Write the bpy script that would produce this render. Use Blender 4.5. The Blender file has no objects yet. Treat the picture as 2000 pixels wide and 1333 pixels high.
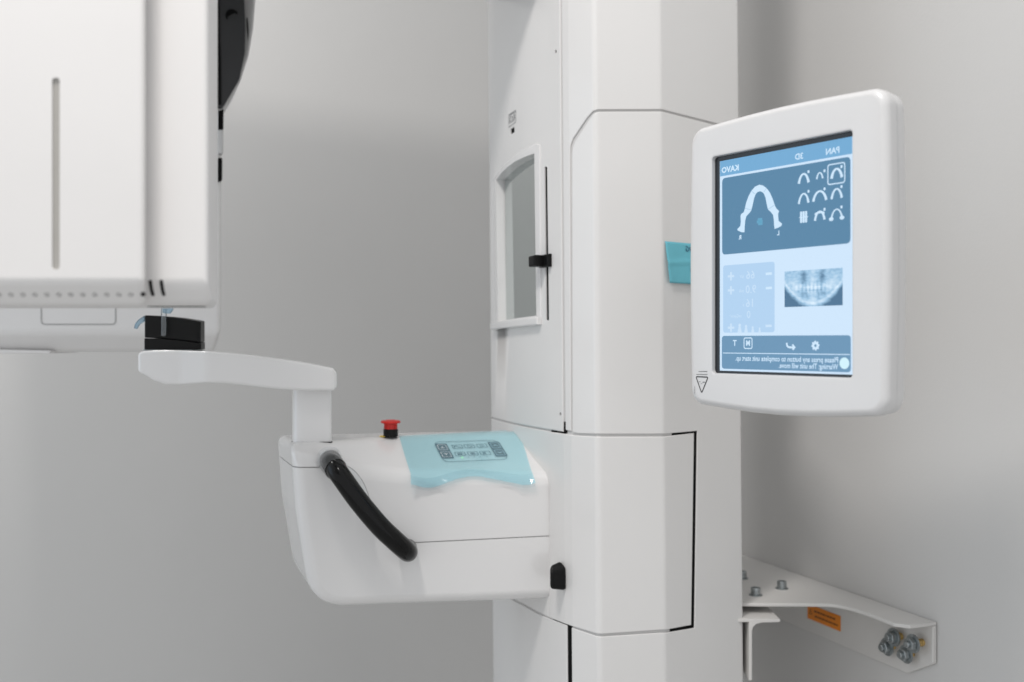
import bpy, bmesh, math, random
from mathutils import Vector, Matrix
from mathutils.bvhtree import BVHTree
random.seed(7)
R = math.radians
sc = bpy.context.scene
COL = sc.collection
F = 2000.0          # focal length in photograph pixels (36 mm lens on a 36 mm sensor)
CZ = 1.30           # camera height above the floor

# ---------------------------------------------------------------- camera
cam = bpy.data.cameras.new('camera'); camo = bpy.data.objects.new('camera', cam); COL.objects.link(camo)
camo.location = (0, 0, CZ); camo.rotation_euler = (R(90), 0, 0)
cam.lens = 36; cam.sensor_width = 36; cam.clip_start = .02; cam.clip_end = 50
cam.dof.use_dof = True; cam.dof.focus_distance = 1.10; cam.dof.aperture_fstop = 4.0
sc.camera = camo
# ---------------------------------------------------------------- world and lamps
w = bpy.data.worlds.new('World'); sc.world = w; w.use_nodes = True
bg = w.node_tree.nodes['Background']; bg.inputs[0].default_value = (.96, .98, 1, 1); bg.inputs[1].default_value = .79
def area(name, loc, aim, sx, sy, power, col):
    l = bpy.data.lights.new(name, 'AREA'); l.shape = 'RECTANGLE'; l.size = sx; l.size_y = sy
    l.energy = power; l.color = col
    o = bpy.data.objects.new(name, l); COL.objects.link(o); o.location = loc
    o.rotation_euler = (Vector(aim) - Vector(loc)).to_track_quat('-Z', 'Y').to_euler()
    return o
area('ceiling_panel_light', (-.35, .30, CZ + 1.35), (-.35, .3001, 0), .28, .28, 19, (1, .96, .925))
area('rear_fill_light', (-1.05, 1.60, CZ + 1.35), (-1.05, 1.6001, 0), .30, .30, 9.5, (1, .975, .955))  # added unseen fill lamp, brightens the back wall and the wall behind the column
area('window_light', (-2.3, .9, CZ + .25), (0, 1.3, CZ), 1.3, 1.5, 5, (.58, .79, 1))
sc.view_settings.view_transform = 'Standard'; sc.view_settings.look = 'None'
sc.view_settings.exposure = 0; sc.view_settings.gamma = 1
sc.cycles.use_denoising = True
sc.cycles.max_bounces = 10; sc.cycles.transparent_max_bounces = 16

# ---------------------------------------------------------------- materials
def mat(name, col, rough=.5, metal=0, coat=0, var=0, vscale=30, bump=0, bscale=400, trans=0, emit=None, estr=1, spec=.5):
    m = bpy.data.materials.new(name); m.use_nodes = True
    nt = m.node_tree; b = nt.nodes['Principled BSDF']
    b.inputs['Base Color'].default_value = (*col, 1); b.inputs['Roughness'].default_value = rough
    b.inputs['Metallic'].default_value = metal; b.inputs['Coat Weight'].default_value = coat
    b.inputs['Coat Roughness'].default_value = .08; b.inputs['Transmission Weight'].default_value = trans
    b.inputs['Specular IOR Level'].default_value = spec
    if emit:
        b.inputs['Emission Color'].default_value = (*emit, 1); b.inputs['Emission Strength'].default_value = estr
    tc = nt.nodes.new('ShaderNodeTexCoord')
    if var:
        n = nt.nodes.new('ShaderNodeTexNoise'); n.inputs['Scale'].default_value = vscale; n.inputs['Detail'].default_value = 5
        nt.links.new(tc.outputs['Object'], n.inputs['Vector'])
        r = nt.nodes.new('ShaderNodeValToRGB')
        r.color_ramp.elements[0].position = .3; r.color_ramp.elements[1].position = .7
        r.color_ramp.elements[0].color = (*[c * (1 - var) for c in col], 1)
        r.color_ramp.elements[1].color = (*[min(1, c * (1 + var)) for c in col], 1)
        nt.links.new(n.outputs['Fac'], r.inputs['Fac']); nt.links.new(r.outputs['Color'], b.inputs['Base Color'])
        mr = nt.nodes.new('ShaderNodeMapRange'); mr.inputs['To Min'].default_value = max(.02, rough - .06); mr.inputs['To Max'].default_value = rough + .06
        nt.links.new(n.outputs['Fac'], mr.inputs['Value']); nt.links.new(mr.outputs['Result'], b.inputs['Roughness'])
    if bump:
        n2 = nt.nodes.new('ShaderNodeTexNoise'); n2.inputs['Scale'].default_value = bscale; n2.inputs['Detail'].default_value = 3
        nt.links.new(tc.outputs['Object'], n2.inputs['Vector'])
        bp = nt.nodes.new('ShaderNodeBump'); bp.inputs['Strength'].default_value = bump; bp.inputs['Distance'].default_value = .001
        nt.links.new(n2.outputs['Fac'], bp.inputs['Height']); nt.links.new(bp.outputs['Normal'], b.inputs['Normal'])
    return m
M = {}
M['white'] = mat('white_lacquer', (.74, .73, .72), .32, coat=.25, var=.012, vscale=6, bump=.03, bscale=900)
M['gloss'] = mat('white_gloss_plastic', (.76, .75, .745), .22, coat=.6, var=.012, vscale=8, bump=.02, bscale=500)
M['display'] = mat('display_plastic', (.66, .655, .655), .30, coat=.4, var=.012, vscale=8, bump=.03, bscale=700)
M['satin'] = mat('white_satin_plastic', (.76, .745, .735), .45, var=.012, vscale=8, bump=.05, bscale=1200)
M['pale'] = mat('pale_grey_plastic', (.56, .555, .55), .5, var=.02, bump=.05, bscale=1200)
M['inner'] = mat('grey_inner_plastic', (.60, .59, .58), .6, var=.02)
M['slotgrey'] = mat('grey_slot_plastic', (.40, .385, .36), .55, var=.03)
M['black'] = mat('black_plastic', (.006, .006, .006), .4, var=.1, bump=.05, bscale=900, spec=.18)
M['gap'] = mat('black_rubber', (.006, .006, .006), .9, var=.1, spec=.1)
M['handle'] = mat('black_gloss_grip', (.004, .004, .004), .16, var=.15, vscale=20, spec=.24)
M['charcoal'] = mat('charcoal_plastic', (.028, .028, .029), .5, spec=.4, var=.1, bump=.06, bscale=900)
M['red'] = mat('red_plastic', (.62, .018, .012), .38, var=.06, vscale=90)
M['yellow'] = mat('yellow_label', (.75, .55, .06), .5, var=.05)
M['mirror'] = mat('mirror_glass', (.60, .64, .635), .015, metal=1)
M['steel'] = mat('zinc_steel', (.38, .41, .42), .38, metal=1, var=.18, vscale=220, bump=.1, bscale=700)
M['brass'] = mat('brass_anchor', (.60, .42, .17), .35, metal=1, var=.12, vscale=200)
M['bracket'] = mat('bracket_paint', (.66, .645, .625), .48, var=.02, vscale=18, bump=.1, bscale=260)
M['sticker'] = mat('orange_sticker', (.78, .24, .015), .55, var=.05, vscale=60)
M['hatchline'] = mat('hatch_joint', (.30, .30, .295), .6, var=.03)
M['ink'] = mat('black_ink', (.02, .02, .022), .6, var=.1)
M['greyink'] = mat('grey_ink', (.16, .16, .165), .6, var=.1)
M['brownink'] = mat('brown_ink', (.22, .07, .01), .6, var=.1)
M['note'] = mat('blue_paper', (.15, .50, .60), .75, var=.04, vscale=40, bump=.1, bscale=300)
M['pen'] = mat('blue_pen_ink', (.012, .075, .16), .6, var=.1)
M['padkey'] = mat('slate_print', (.018, .04, .06), .5, var=.05)
M['padline'] = mat('slate_line_print', (.03, .06, .085), .5, var=.05)
M['padface'] = mat('keypad_foil', (.70, .72, .73), .4, var=.01)
M['led'] = mat('green_led', (.1, .6, .1), .4, emit=(.35, 1, .2), estr=1.4, var=.01)
M['ledoff'] = mat('led_off', (.18, .24, .28), .4, var=.02)
M['wall'] = mat('wall_paint', (.625, .618, .607), .75, var=.015, vscale=2.5, bump=.15, bscale=240)
M['floor'] = mat('vinyl_floor', (.48, .475, .465), .45, var=.06, vscale=14, bump=.05)
M['frame_black'] = mat('screen_border', (.012, .014, .018), .25, var=.05)
def emis(name, col, k=1.0):
    return mat(name, (.01, .01, .012), .28, emit=col, estr=k, var=.01, spec=.25)
def s2l(*c): return tuple(((v / 255 + .055) / 1.055) ** 2.4 if v > 10 else v / 3294 for v in c)
M['s_bg'] = emis('screen_pale_blue', s2l(205, 228, 249))
M['s_head'] = emis('screen_header_blue', s2l(112, 168, 209))
M['s_dark'] = emis('screen_slate_blue', s2l(84, 130, 163))
M['s_foot'] = emis('screen_footer_blue', s2l(104, 146, 179))
M['s_box'] = emis('screen_box_blue', s2l(176, 208, 238))
M['s_lite'] = emis('screen_light_ink', s2l(205, 230, 250))
M['s_faint'] = emis('screen_faint_ink', s2l(200, 224, 246))
M['s_line'] = emis('screen_joint_line', s2l(165, 198, 224))
M['s_teal'] = emis('screen_teal_ink', s2l(96, 160, 192))
# blue film, tinted and see-through
def film_mat(name, tint, white, gloss_r, opac):
    m = bpy.data.materials.new(name); m.use_nodes = True; nt = m.node_tree; nt.nodes.clear()
    o = nt.nodes.new('ShaderNodeOutputMaterial'); t = nt.nodes.new('ShaderNodeBsdfTransparent'); t.inputs[0].default_value = (*tint, 1)
    d = nt.nodes.new('ShaderNodeBsdfDiffuse'); d.inputs[0].default_value = (*white, 1)
    g = nt.nodes.new('ShaderNodeBsdfGlossy'); g.inputs['Roughness'].default_value = gloss_r; g.inputs[0].default_value = (1, 1, 1, 1)
    tc = nt.nodes.new('ShaderNodeTexCoord'); n = nt.nodes.new('ShaderNodeTexNoise'); n.inputs['Scale'].default_value = 45; n.inputs['Detail'].default_value = 3
    nt.links.new(tc.outputs['Object'], n.inputs['Vector'])
    bp = nt.nodes.new('ShaderNodeBump'); bp.inputs['Strength'].default_value = .25; bp.inputs['Distance'].default_value = .002
    nt.links.new(n.outputs['Fac'], bp.inputs['Height']); nt.links.new(bp.outputs['Normal'], g.inputs['Normal'])
    m1 = nt.nodes.new('ShaderNodeMixShader'); m1.inputs[0].default_value = opac
    nt.links.new(t.outputs[0], m1.inputs[1]); nt.links.new(d.outputs[0], m1.inputs[2])
    fr = nt.nodes.new('ShaderNodeFresnel'); fr.inputs[0].default_value = 1.42
    m2 = nt.nodes.new('ShaderNodeMixShader'); nt.links.new(fr.outputs[0], m2.inputs[0])
    nt.links.new(m1.outputs[0], m2.inputs[1]); nt.links.new(g.outputs[0], m2.inputs[2]); nt.links.new(m2.outputs[0], o.inputs[0])
    return m
M['film'] = film_mat('blue_barrier_film', (.79, .975, 1.0), (.46, .84, 1.0), .09, .20)
M['clear'] = film_mat('clear_barrier_film', (.93, .95, .96), (.7, .75, .78), .06, .08)
M['bluefilm'] = film_mat('blue_film_scrap', (.74, .86, .93), (.40, .55, .66), .1, .35)
M['wrap'] = film_mat('frosted_wrap', (.93, .94, .95), (.55, .57, .58), .08, .07)
# radiograph picture on the screen
def xray_mat():
    m = bpy.data.materials.new('radiograph'); m.use_nodes = True; nt = m.node_tree; b = nt.nodes['Principled BSDF']
    b.inputs['Base Color'].default_value = (.01, .01, .012, 1); b.inputs['Roughness'].default_value = .28
    L = nt.links.new
    def N(t, **k):
        n = nt.nodes.new(t)
        for a, v in k.items(): setattr(n, a, v)
        return n
    def math_(op, a, c, clamp=False):
        n = N('ShaderNodeMath', operation=op); n.use_clamp = clamp
        for i, v in enumerate((a, c)):
            if isinstance(v, (int, float)): n.inputs[i].default_value = v
            elif v is not None: L(v, n.inputs[i])
        return n.outputs[0]
    uv = N('ShaderNodeUVMap'); sep = N('ShaderNodeSeparateXYZ'); L(uv.outputs[0], sep.inputs[0])
    u, v = sep.outputs[0], sep.outputs[1]
    cx = math_('ABSOLUTE', math_('SUBTRACT', u, .5), None)
    def blob(x0, y0, sx, sy):
        a = math_('POWER', math_('DIVIDE', math_('SUBTRACT', cx, x0), sx), 2)
        c = math_('POWER', math_('DIVIDE', math_('SUBTRACT', v, y0), sy), 2)
        n = N('ShaderNodeMath', operation='POWER'); n.inputs[0].default_value = 2.718
        L(math_('MULTIPLY', math_('ADD', a, c), -1), n.inputs[1]); return n.outputs[0]
    nz = N('ShaderNodeTexNoise'); nz.inputs['Scale'].default_value = 13; nz.inputs['Detail'].default_value = 6; L(uv.outputs[0], nz.inputs['Vector'])
    val = math_('ADD', math_('MULTIPLY', nz.outputs['Fac'], .80), .12)
    # jaw outline: below the parabola the picture is dark
    par = math_('ADD', math_('MULTIPLY', math_('POWER', cx, 2), 2.4), .04)
    below = math_('MULTIPLY', math_('SUBTRACT', par, v), 4.2, True)
    val = math_('SUBTRACT', val, below)
    band = math_('POWER', math_('DIVIDE', math_('SUBTRACT', v, math_('ADD', par, .05)), .045), 2)      # lower jaw rim
    ex = N('ShaderNodeMath', operation='POWER'); ex.inputs[0].default_value = 2.718; L(math_('MULTIPLY', band, -1), ex.inputs[1])
    val = math_('ADD', val, math_('MULTIPLY', ex.outputs[0], .30))
    row = math_('MULTIPLY', blob(.0, .50, .26, .13), math_('SINE', math_('MULTIPLY', u, 95), None))     # row of teeth
    val = math_('ADD', val, math_('MULTIPLY', row, .22)); val = math_('ADD', val, math_('MULTIPLY', blob(.0, .50, .27, .12), .22))
    for (x0, y0, sx, sy, k) in ((.16, .80, .05, .20, -.42), (.17, .35, .07, .10, -.22), (.0, .15, .06, .22, .22), (.0, .75, .05, .25, .2),
                                (.08, .53, .13, .022, .22), (.08, .44, .15, .02, -.2), (.20, .58, .02, .06, .2), (.10, .36, .012, .12, -.15), (.34, .62, .10, .16, .22), (.28, .52, .04, .08, .2)):
        val = math_('ADD', val, math_('MULTIPLY', blob(x0, y0, sx, sy), k))
    ramp = N('ShaderNodeValToRGB'); cr = ramp.color_ramp
    cr.elements[0].position = .0; cr.elements[0].color = (*s2l(62, 105, 138), 1)
    cr.elements[1].position = 1.0; cr.elements[1].color = (*s2l(214, 234, 250), 1)
    e = cr.elements.new(.5); e.color = (*s2l(150, 190, 220), 1)
    L(val, ramp.inputs[0]); L(ramp.outputs[0], b.inputs['Emission Color']); b.inputs['Emission Strength'].default_value = 1
    return m
M['xray'] = xray_mat()

# ---------------------------------------------------------------- helpers
def W(px, py, d): return Vector(((px - 1000) / F * d, d, CZ - (py - 666.5) / F * d))
def P2(px, d): return Vector(((px - 1000) / F * d, d))
def empty(name, loc, label=None, cat=None, group=None):
    o = bpy.data.objects.new(name, None); COL.objects.link(o); o.location = loc; o.empty_display_size = .05
    if label: o['label'] = label
    if cat: o['category'] = cat
    if group: o['group'] = group
    return o
def tag(o, label=None, cat=None, kind=None, group=None):
    if label: o['label'] = label
    if cat: o['category'] = cat
    if kind: o['kind'] = kind
    if group: o['group'] = group
    return o
def mkobj(name, bm, m, parent=None, smooth=True, ang=35, bev=None, bevw=None, wn=True, seg=4, label=None):
    bmesh.ops.recalc_face_normals(bm, faces=bm.faces[:])
    me = bpy.data.meshes.new(name); bm.to_mesh(me); bm.free()
    me.materials.append(M[m] if isinstance(m, str) else m)
    o = bpy.data.objects.new(name, me); COL.objects.link(o)
    if parent:
        o.parent = parent
        mw = Matrix.Translation(parent_world(parent)); o.matrix_parent_inverse = mw.inverted()
    if smooth:
        me.polygons.foreach_set('use_smooth', [True] * len(me.polygons)); me.set_sharp_from_angle(angle=R(ang))
    if bev or bevw:
        md = o.modifiers.new('bevel', 'BEVEL'); md.segments = seg; md.width = bev or bevw
        if bevw: md.limit_method = 'WEIGHT'
        else: md.limit_method = 'ANGLE'; md.angle_limit = R(30)
        md.harden_normals = False
    if wn:
        md = o.modifiers.new('wn', 'WEIGHTED_NORMAL'); md.keep_sharp = True
    if label: o['label'] = label
    return o
def parent_world(p):
    v = Vector(p.location)
    # every parent is unrotated; meshes sit at the origin with world coordinates
    q = p.parent
    if q is not None: return Vector((0, 0, 0)) if p.type == 'MESH' else v
    return v if p.type != 'MESH' else Vector((0, 0, 0))
def cut(o, cutters):
    mods = []
    saved = [(m.type, m) for m in o.modifiers if m.type == 'WEIGHTED_NORMAL']
    for _, m in saved: o.modifiers.remove(m)
    for c, op in cutters:
        m = o.modifiers.new('b', 'BOOLEAN'); m.operation = op; m.object = c; m.solver = 'EXACT'; mods.append(m)
    bpy.context.view_layer.update()
    dg = bpy.context.evaluated_depsgraph_get()
    me = bpy.data.meshes.new_from_object(o.evaluated_get(dg)); me.name = o.name
    o.modifiers.clear(); o.data = me
    me.polygons.foreach_set('use_smooth', [True] * len(me.polygons)); me.set_sharp_from_angle(angle=R(35))
    md = o.modifiers.new('wn', 'WEIGHTED_NORMAL'); md.keep_sharp = True
    return o
def kill(*os):
    for c in os: bpy.data.objects.remove(c, do_unlink=True)
def frame_box(bm, o, ax, ay, az, x0, x1, y0, y1, z0, z1):
    vs = [bm.verts.new(o + ax * x + ay * y + az * z) for x in (x0, x1) for y in (y0, y1) for z in (z0, z1)]
    for f in ((0, 1, 3, 2), (4, 6, 7, 5), (0, 4, 5, 1), (2, 3, 7, 6), (0, 2, 6, 4), (1, 5, 7, 3)):
        bm.faces.new([vs[i] for i in f])
    return vs
X, Y, Z = Vector((1, 0, 0)), Vector((0, 1, 0)), Vector((0, 0, 1))
def prism(bm, pts0, pts1):
    a = [bm.verts.new(p) for p in pts0]; b = [bm.verts.new(p) for p in pts1]; n = len(a)
    bm.faces.new(a); bm.faces.new(b[::-1])
    for i in range(n): bm.faces.new((a[i], b[i], b[(i + 1) % n], a[(i + 1) % n]))
def lathe(bm, o, ax, prof, n=32, cap=True):
    ax = ax.normalized(); t = ax.orthogonal().normalized(); u = ax.cross(t)
    rings = []
    for (r, h) in prof:
        rings.append([bm.verts.new(o + ax * h + (t * math.cos(2 * math.pi * k / n) + u * math.sin(2 * math.pi * k / n)) * max(r, 1e-5)) for k in range(n)])
    for a, b in zip(rings, rings[1:]):
        for k in range(n): bm.faces.new((a[k], a[(k + 1) % n], b[(k + 1) % n], b[k]))
    if cap: bm.faces.new(rings[0][::-1]); bm.faces.new(rings[-1])
def catmull(pts, n):
    out = []
    for i in range(len(pts) - 1):
        p0 = pts[max(i - 1, 0)]; p1 = pts[i]; p2 = pts[i + 1]; p3 = pts[min(i + 2, len(pts) - 1)]
        for k in range(n):
            t = k / n
            out.append(.5 * (2 * p1 + (p2 - p0) * t + (2 * p0 - 5 * p1 + 4 * p2 - p3) * t * t + (3 * p1 - p0 - 3 * p2 + p3) * t ** 3))
    out.append(pts[-1]); return out
def tube(bm, path, rad, n=20, cap=True):
    rings = []; prev = None
    for i, p in enumerate(path):
        d = (path[min(i + 1, len(path) - 1)] - path[max(i - 1, 0)]).normalized()
        t = d.orthogonal().normalized() if prev is None else (prev - d * prev.dot(d)).normalized()
        prev = t; u = d.cross(t); r = rad(i / (len(path) - 1)) if callable(rad) else rad
        rings.append([bm.verts.new(p + (t * math.cos(2 * math.pi * k / n) + u * math.sin(2 * math.pi * k / n)) * r) for k in range(n)])
    for a, b in zip(rings, rings[1:]):
        for k in range(n): bm.faces.new((a[k], a[(k + 1) % n], b[(k + 1) % n], b[k]))
    if cap: bm.faces.new(rings[0][::-1]); bm.faces.new(rings[-1])
def rpoly(pts, rad, seg=6):
    """closed 2D polygon with rounded corners"""
    out = []; n = len(pts)
    rad = rad if isinstance(rad, (list, tuple)) else [rad] * n
    for i in range(n):
        p = Vector(pts[i]); a = Vector(pts[i - 1]) - p; b = Vector(pts[(i + 1) % n]) - p; r = rad[i]
        if r <= 0: out.append(p); continue
        la, lb = a.length, b.length; a.normalize(); b.normalize()
        c = max(-1, min(1, a.dot(b))); th = math.acos(c)
        t = min(r / math.tan(th / 2), la * .49, lb * .49)
        p0 = p + a * t; p1 = p + b * t
        for k in range(seg + 1):
            q = k / seg; out.append(p0 * (1 - q) ** 2 + p * 2 * q * (1 - q) + p1 * q * q)
    return out
def fillet_line(pts, rad, seg=6):
    out = [Vector(pts[0])]
    for i in range(1, len(pts) - 1):
        p = Vector(pts[i]); r = rad[i]
        if r <= 0: out.append(p); continue
        a = Vector(pts[i - 1]) - p; b = Vector(pts[i + 1]) - p; la, lb = a.length, b.length; a.normalize(); b.normalize()
        th = math.acos(max(-1, min(1, a.dot(b)))); t = min(r / math.tan(th / 2), la * .45, lb * .45)
        for k in range(seg + 1):
            q = k / seg; out.append((p + a * t) * (1 - q) ** 2 + p * 2 * q * (1 - q) + (p + b * t) * q * q)
    out.append(Vector(pts[-1])); return out
def area2(p): return .5 * sum(p[i - 1][0] * p[i][1] - p[i][0] * p[i - 1][1] for i in range(len(p)))
def offset_in(p, d):
    n = len(p); out = []
    for i in range(n):
        a = Vector(p[i]) - Vector(p[i - 1]); b = Vector(p[(i + 1) % n]) - Vector(p[i])
        if a.length < 1e-9: a = b
        if b.length < 1e-9: b = a
        na = Vector((-a.y, a.x)).normalized(); nb = Vector((-b.y, b.x)).normalized()
        m = (na + nb)
        if m.length < 1e-6: m = na
        m.normalize(); k = d / max(.35, m.dot(na)); out.append(Vector(p[i]) + m * k)
    return out
class Curve:
    def __init__(s, pts, tilt=0):
        s.p = pts; s.s = [0]; s.tilt = tilt
        for a, b in zip(pts, pts[1:]): s.s.append(s.s[-1] + (b - a).length)
        ns = [Vector((b.y - a.y, a.x - b.x)).normalized() for a, b in zip(pts, pts[1:])]   # outward normals
        s.n = [ns[0]] + [(a + b).normalized() for a, b in zip(ns, ns[1:])] + [ns[-1]]
        if s.n[len(pts) // 2].dot(pts[len(pts) // 2]) > 0: s.n = [-v for v in s.n]
    def at(s, t, dep=0):
        t = max(0, min(s.s[-1] - 1e-9, t)); i = 0
        while s.s[i + 1] < t: i += 1
        k = (t - s.s[i]) / (s.s[i + 1] - s.s[i])
        p = s.p[i].lerp(s.p[i + 1], k); n = s.n[i].lerp(s.n[i + 1], k).normalized(); return p - n * dep
    def w(s, t, z, dep=0):
        p = s.at(t, dep); return Vector((p.x - s.tilt * (z - CZ), p.y, z))
    def hit(s, px):
        r = (px - 1000) / F; best = None
        for i, (a, b) in enumerate(zip(s.p, s.p[1:])):
            fa = a.x - r * a.y; fb = b.x - r * b.y
            if fa * fb <= 0 and fa != fb:
                k = fa / (fa - fb); d = a.y + (b.y - a.y) * k
                if best is None or d < best[1]: best = (s.s[i] + (s.s[i + 1] - s.s[i]) * k, d)
        return best
    def sz(s, px, py):
        pxe = px
        for _ in range(3):
            h = s.hit(pxe)
            if h is None: raise ValueError('no hit %s' % px)
            z = CZ - (py - 666.5) / F * h[1]; pxe = px + s.tilt * (z - CZ) / h[1] * F
        return (h[0], z)
    def normal(s, t): 
        a = s.at(t, 0); b = s.at(t, -1); return (b - a).normalized()
def panel(name, cv, outline, T, bevel, m, parent, proud=0, label=None, smooth=True, ang=35):
    """solid plate wrapped on a plan curve; outline in (s, z)"""
    p = [Vector(q) for q in outline]
    if area2(p) < 0: p = p[::-1]
    bm = bmesh.new()
    rings = [(p, T)]
    if bevel:
        for k in range(4):
            a = k / 3 * math.pi / 2; rings.append((offset_in(p, bevel * (1 - math.cos(a))), -proud + bevel * (1 - math.sin(a))))
    else: rings.append((p, -proud))
    vr = [[bm.verts.new((q.x, d, q.y)) for q in ring] for ring, d in rings]
    n = len(p)
    for a, b in zip(vr, vr[1:]):
        for i in range(n): bm.faces.new((a[i], a[(i + 1) % n], b[(i + 1) % n], b[i]))
    bm.faces.new(vr[0][::-1]); bm.faces.new(vr[-1])
    lo = min(q.x for q in p); hi = max(q.x for q in p)
    for s in cv.s:
        if lo < s < hi:
            bmesh.ops.bisect_plane(bm, geom=bm.verts[:] + bm.edges[:] + bm.faces[:], plane_co=(s, 0, 0), plane_no=(1, 0, 0))
    for v in bm.verts: v.co = cv.w(v.co.x, v.co.z, v.co.y)
    return mkobj(name, bm, m, parent, label=label, smooth=smooth, ang=ang)
_cache = {}
def text2d(body, size, align='CENTER', bold=0):
    c = bpy.data.curves.new('t', 'FONT'); c.body = body; c.size = size; c.align_x = align; c.align_y = 'CENTER'; c.offset = bold
    c.resolution_u = 2
    o = bpy.data.objects.new('t', c); COL.objects.link(o); bpy.context.view_layer.update()
    me = bpy.data.meshes.new_from_object(o.evaluated_get(bpy.context.evaluated_depsgraph_get()))
    vs = [v.co.xy.copy() for v in me.vertices]; fs = [tuple(p.vertices) for p in me.polygons]
    kill(o); bpy.data.curves.remove(c); bpy.data.meshes.remove(me); return vs, fs
class Flat:
    """draws flat marks on a plane: x axis ax, y axis ay, lift along n"""
    def __init__(s, o, ax, ay, n): s.o, s.ax, s.ay, s.n = o, ax, ay, n
    def pt(s, x, y, h): return s.o + s.ax * x + s.ay * y + s.n * h
    def poly(s, bm, pts, h):
        f = bm.faces.new([bm.verts.new(s.pt(p[0], p[1], h)) for p in pts]); f.normal_update()
    def ring(s, bm, pts, wd, h):
        p = [Vector(q) for q in pts]
        if area2(p) < 0: p = p[::-1]
        q = offset_in(p, wd); a = [bm.verts.new(s.pt(v.x, v.y, h)) for v in p]; b = [bm.verts.new(s.pt(v.x, v.y, h)) for v in q]
        n = len(a)
        for i in range(n): bm.faces.new((a[i], a[(i + 1) % n], b[(i + 1) % n], b[i]))
    def line(s, bm, pts, wd, h):
        pts = [Vector(p) for p in pts]; L = []; Rr = []
        for i, p in enumerate(pts):
            d = (pts[min(i + 1, len(pts) - 1)] - pts[max(i - 1, 0)]).normalized(); nn = Vector((-d.y, d.x))
            ww = wd(i / (len(pts) - 1)) if callable(wd) else wd
            L.append(bm.verts.new(s.pt(p.x + nn.x * ww / 2, p.y + nn.y * ww / 2, h))); Rr.append(bm.verts.new(s.pt(p.x - nn.x * ww / 2, p.y - nn.y * ww / 2, h)))
        for i in range(len(pts) - 1): bm.faces.new((L[i], L[i + 1], Rr[i + 1], Rr[i]))
    def text(s, bm, body, x, y, size, h, mirror=True, align='CENTER', bold=0, sx=1):
        vs, fs = text2d(body, size, align, bold); k = (-1 if mirror else 1) * sx
        bv = [bm.verts.new(s.pt(x + v.x * k, y + v.y, h)) for v in vs]
        for f in fs:
            try: bm.faces.new([bv[i] for i in f])
            except ValueError: pass
def rr(x0, x1, y0, y1, r, seg=5): return rpoly([(x0, y0), (x1, y0), (x1, y1), (x0, y1)], r, seg)
def flatobj(name, bm, m, parent, label=None):
    return mkobj(name, bm, m, parent, smooth=False, wn=False, label=label)

# ================================================================ the setting
wa = Vector((.370, 1.626)); wd = Vector((.1446, -.386)).normalized(); wn_ = Vector((wd.y, -wd.x))   # right-hand wall
if wn_.x > 0: wn_ = -wn_
corner = wa - wd * .83
bd = Vector((-.936, -.351)).normalized()                                                           # back wall runs left from the corner
def wallquad(name, a, b, nrm, z0=0, z1=2.9):
    bm = bmesh.new(); t = -nrm * .1
    prism(bm, [Vector((*a, z0)), Vector((*b, z0)), Vector((*b, z1)), Vector((*a, z1))],
          [Vector((*(a + t), z0)), Vector((*(b + t), z0)), Vector((*(b + t), z1)), Vector((*(a + t), z1))])
    o = mkobj(name, bm, 'wall', smooth=False, wn=False); o['kind'] = 'structure'; return o
wallquad('wall_right', corner - wd * .1, wa + wd * 1.5, wn_)
bn = Vector((bd.y, -bd.x));
if bn.y > 0: bn = -bn
wallquad('wall_back', corner, corner + bd * 3.2, bn)
bm = bmesh.new(); frame_box(bm, Vector((0, 0, 0)), X, Y, Z, -3, 1.6, -1.5, 3, -.1, 0)
fl = mkobj('floor', bm, 'floor', smooth=False, wn=False); fl['kind'] = 'structure'

# ================================================================ column
P0 = P2(1165, 1.200); P1 = Vector((.1795, 1.217)); P2_ = Vector((.292, 1.308))
PL1 = Vector((.0709, 1.2335)); PL2 = Vector((.0623, 1.2467)); PL3 = Vector((-.0318, 1.492))
chord = PL3 - PL2; nc = Vector((-chord.y, chord.x)).normalized()
if nc.x > 0: nc = -nc
arc = [PL2 + chord * t + nc * (.0085 * 4 * t * (1 - t)) for t in [k / 10 for k in range(1, 10)]]
pts = [Vector((.07, 1.62)), Vector((-.012, 1.54)), PL3] + arc[::-1] + [PL2, PL1, P0, P1, P2_, Vector((.300, 1.40)), Vector((.22, 1.56))]
rad = [0, .03, .02] + [0] * 9 + [.01, .012, .010, .012, .008, .02, 0]
CV = Curve(fillet_line(pts, rad), tilt=.008)
def inset_curve(d):
    return Curve([p - n * d for p, n in zip(CV.p, CV.n)], tilt=.008)
ztop = CZ + .95
column = empty('support_column', (.16, 1.36, 0), 'tall white lacquered machine column with narrow mirror, in the middle of the picture', 'machine column')
def q(*pp): return [CV.sz(*p) for p in pp]
def core(name, d, m, z0, z1):
    c = inset_curve(d); bm = bmesh.new()
    prism(bm, [c.w(s, z0) for s in c.s], [c.w(s, z1) for s in c.s]); return mkobj(name, bm, m, column)
core('inner_frame', .0022, 'inner', .0, ztop - .002)
sEnd = CV.s[-1] - .002; sBeg = .002
zS = lambda px, py: CV.sz(px, py)[1]
# front panel with the mirror
zb = zS(1090, 842.3)
fp_out = [(sBeg, zb), (CV.hit(1098)[0] - .0002, zb), (CV.sz(1096, 300)[0], ztop), (sBeg, ztop)]
fp = panel('front_panel', CV, fp_out, .0021, .0012, 'white', column)
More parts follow.
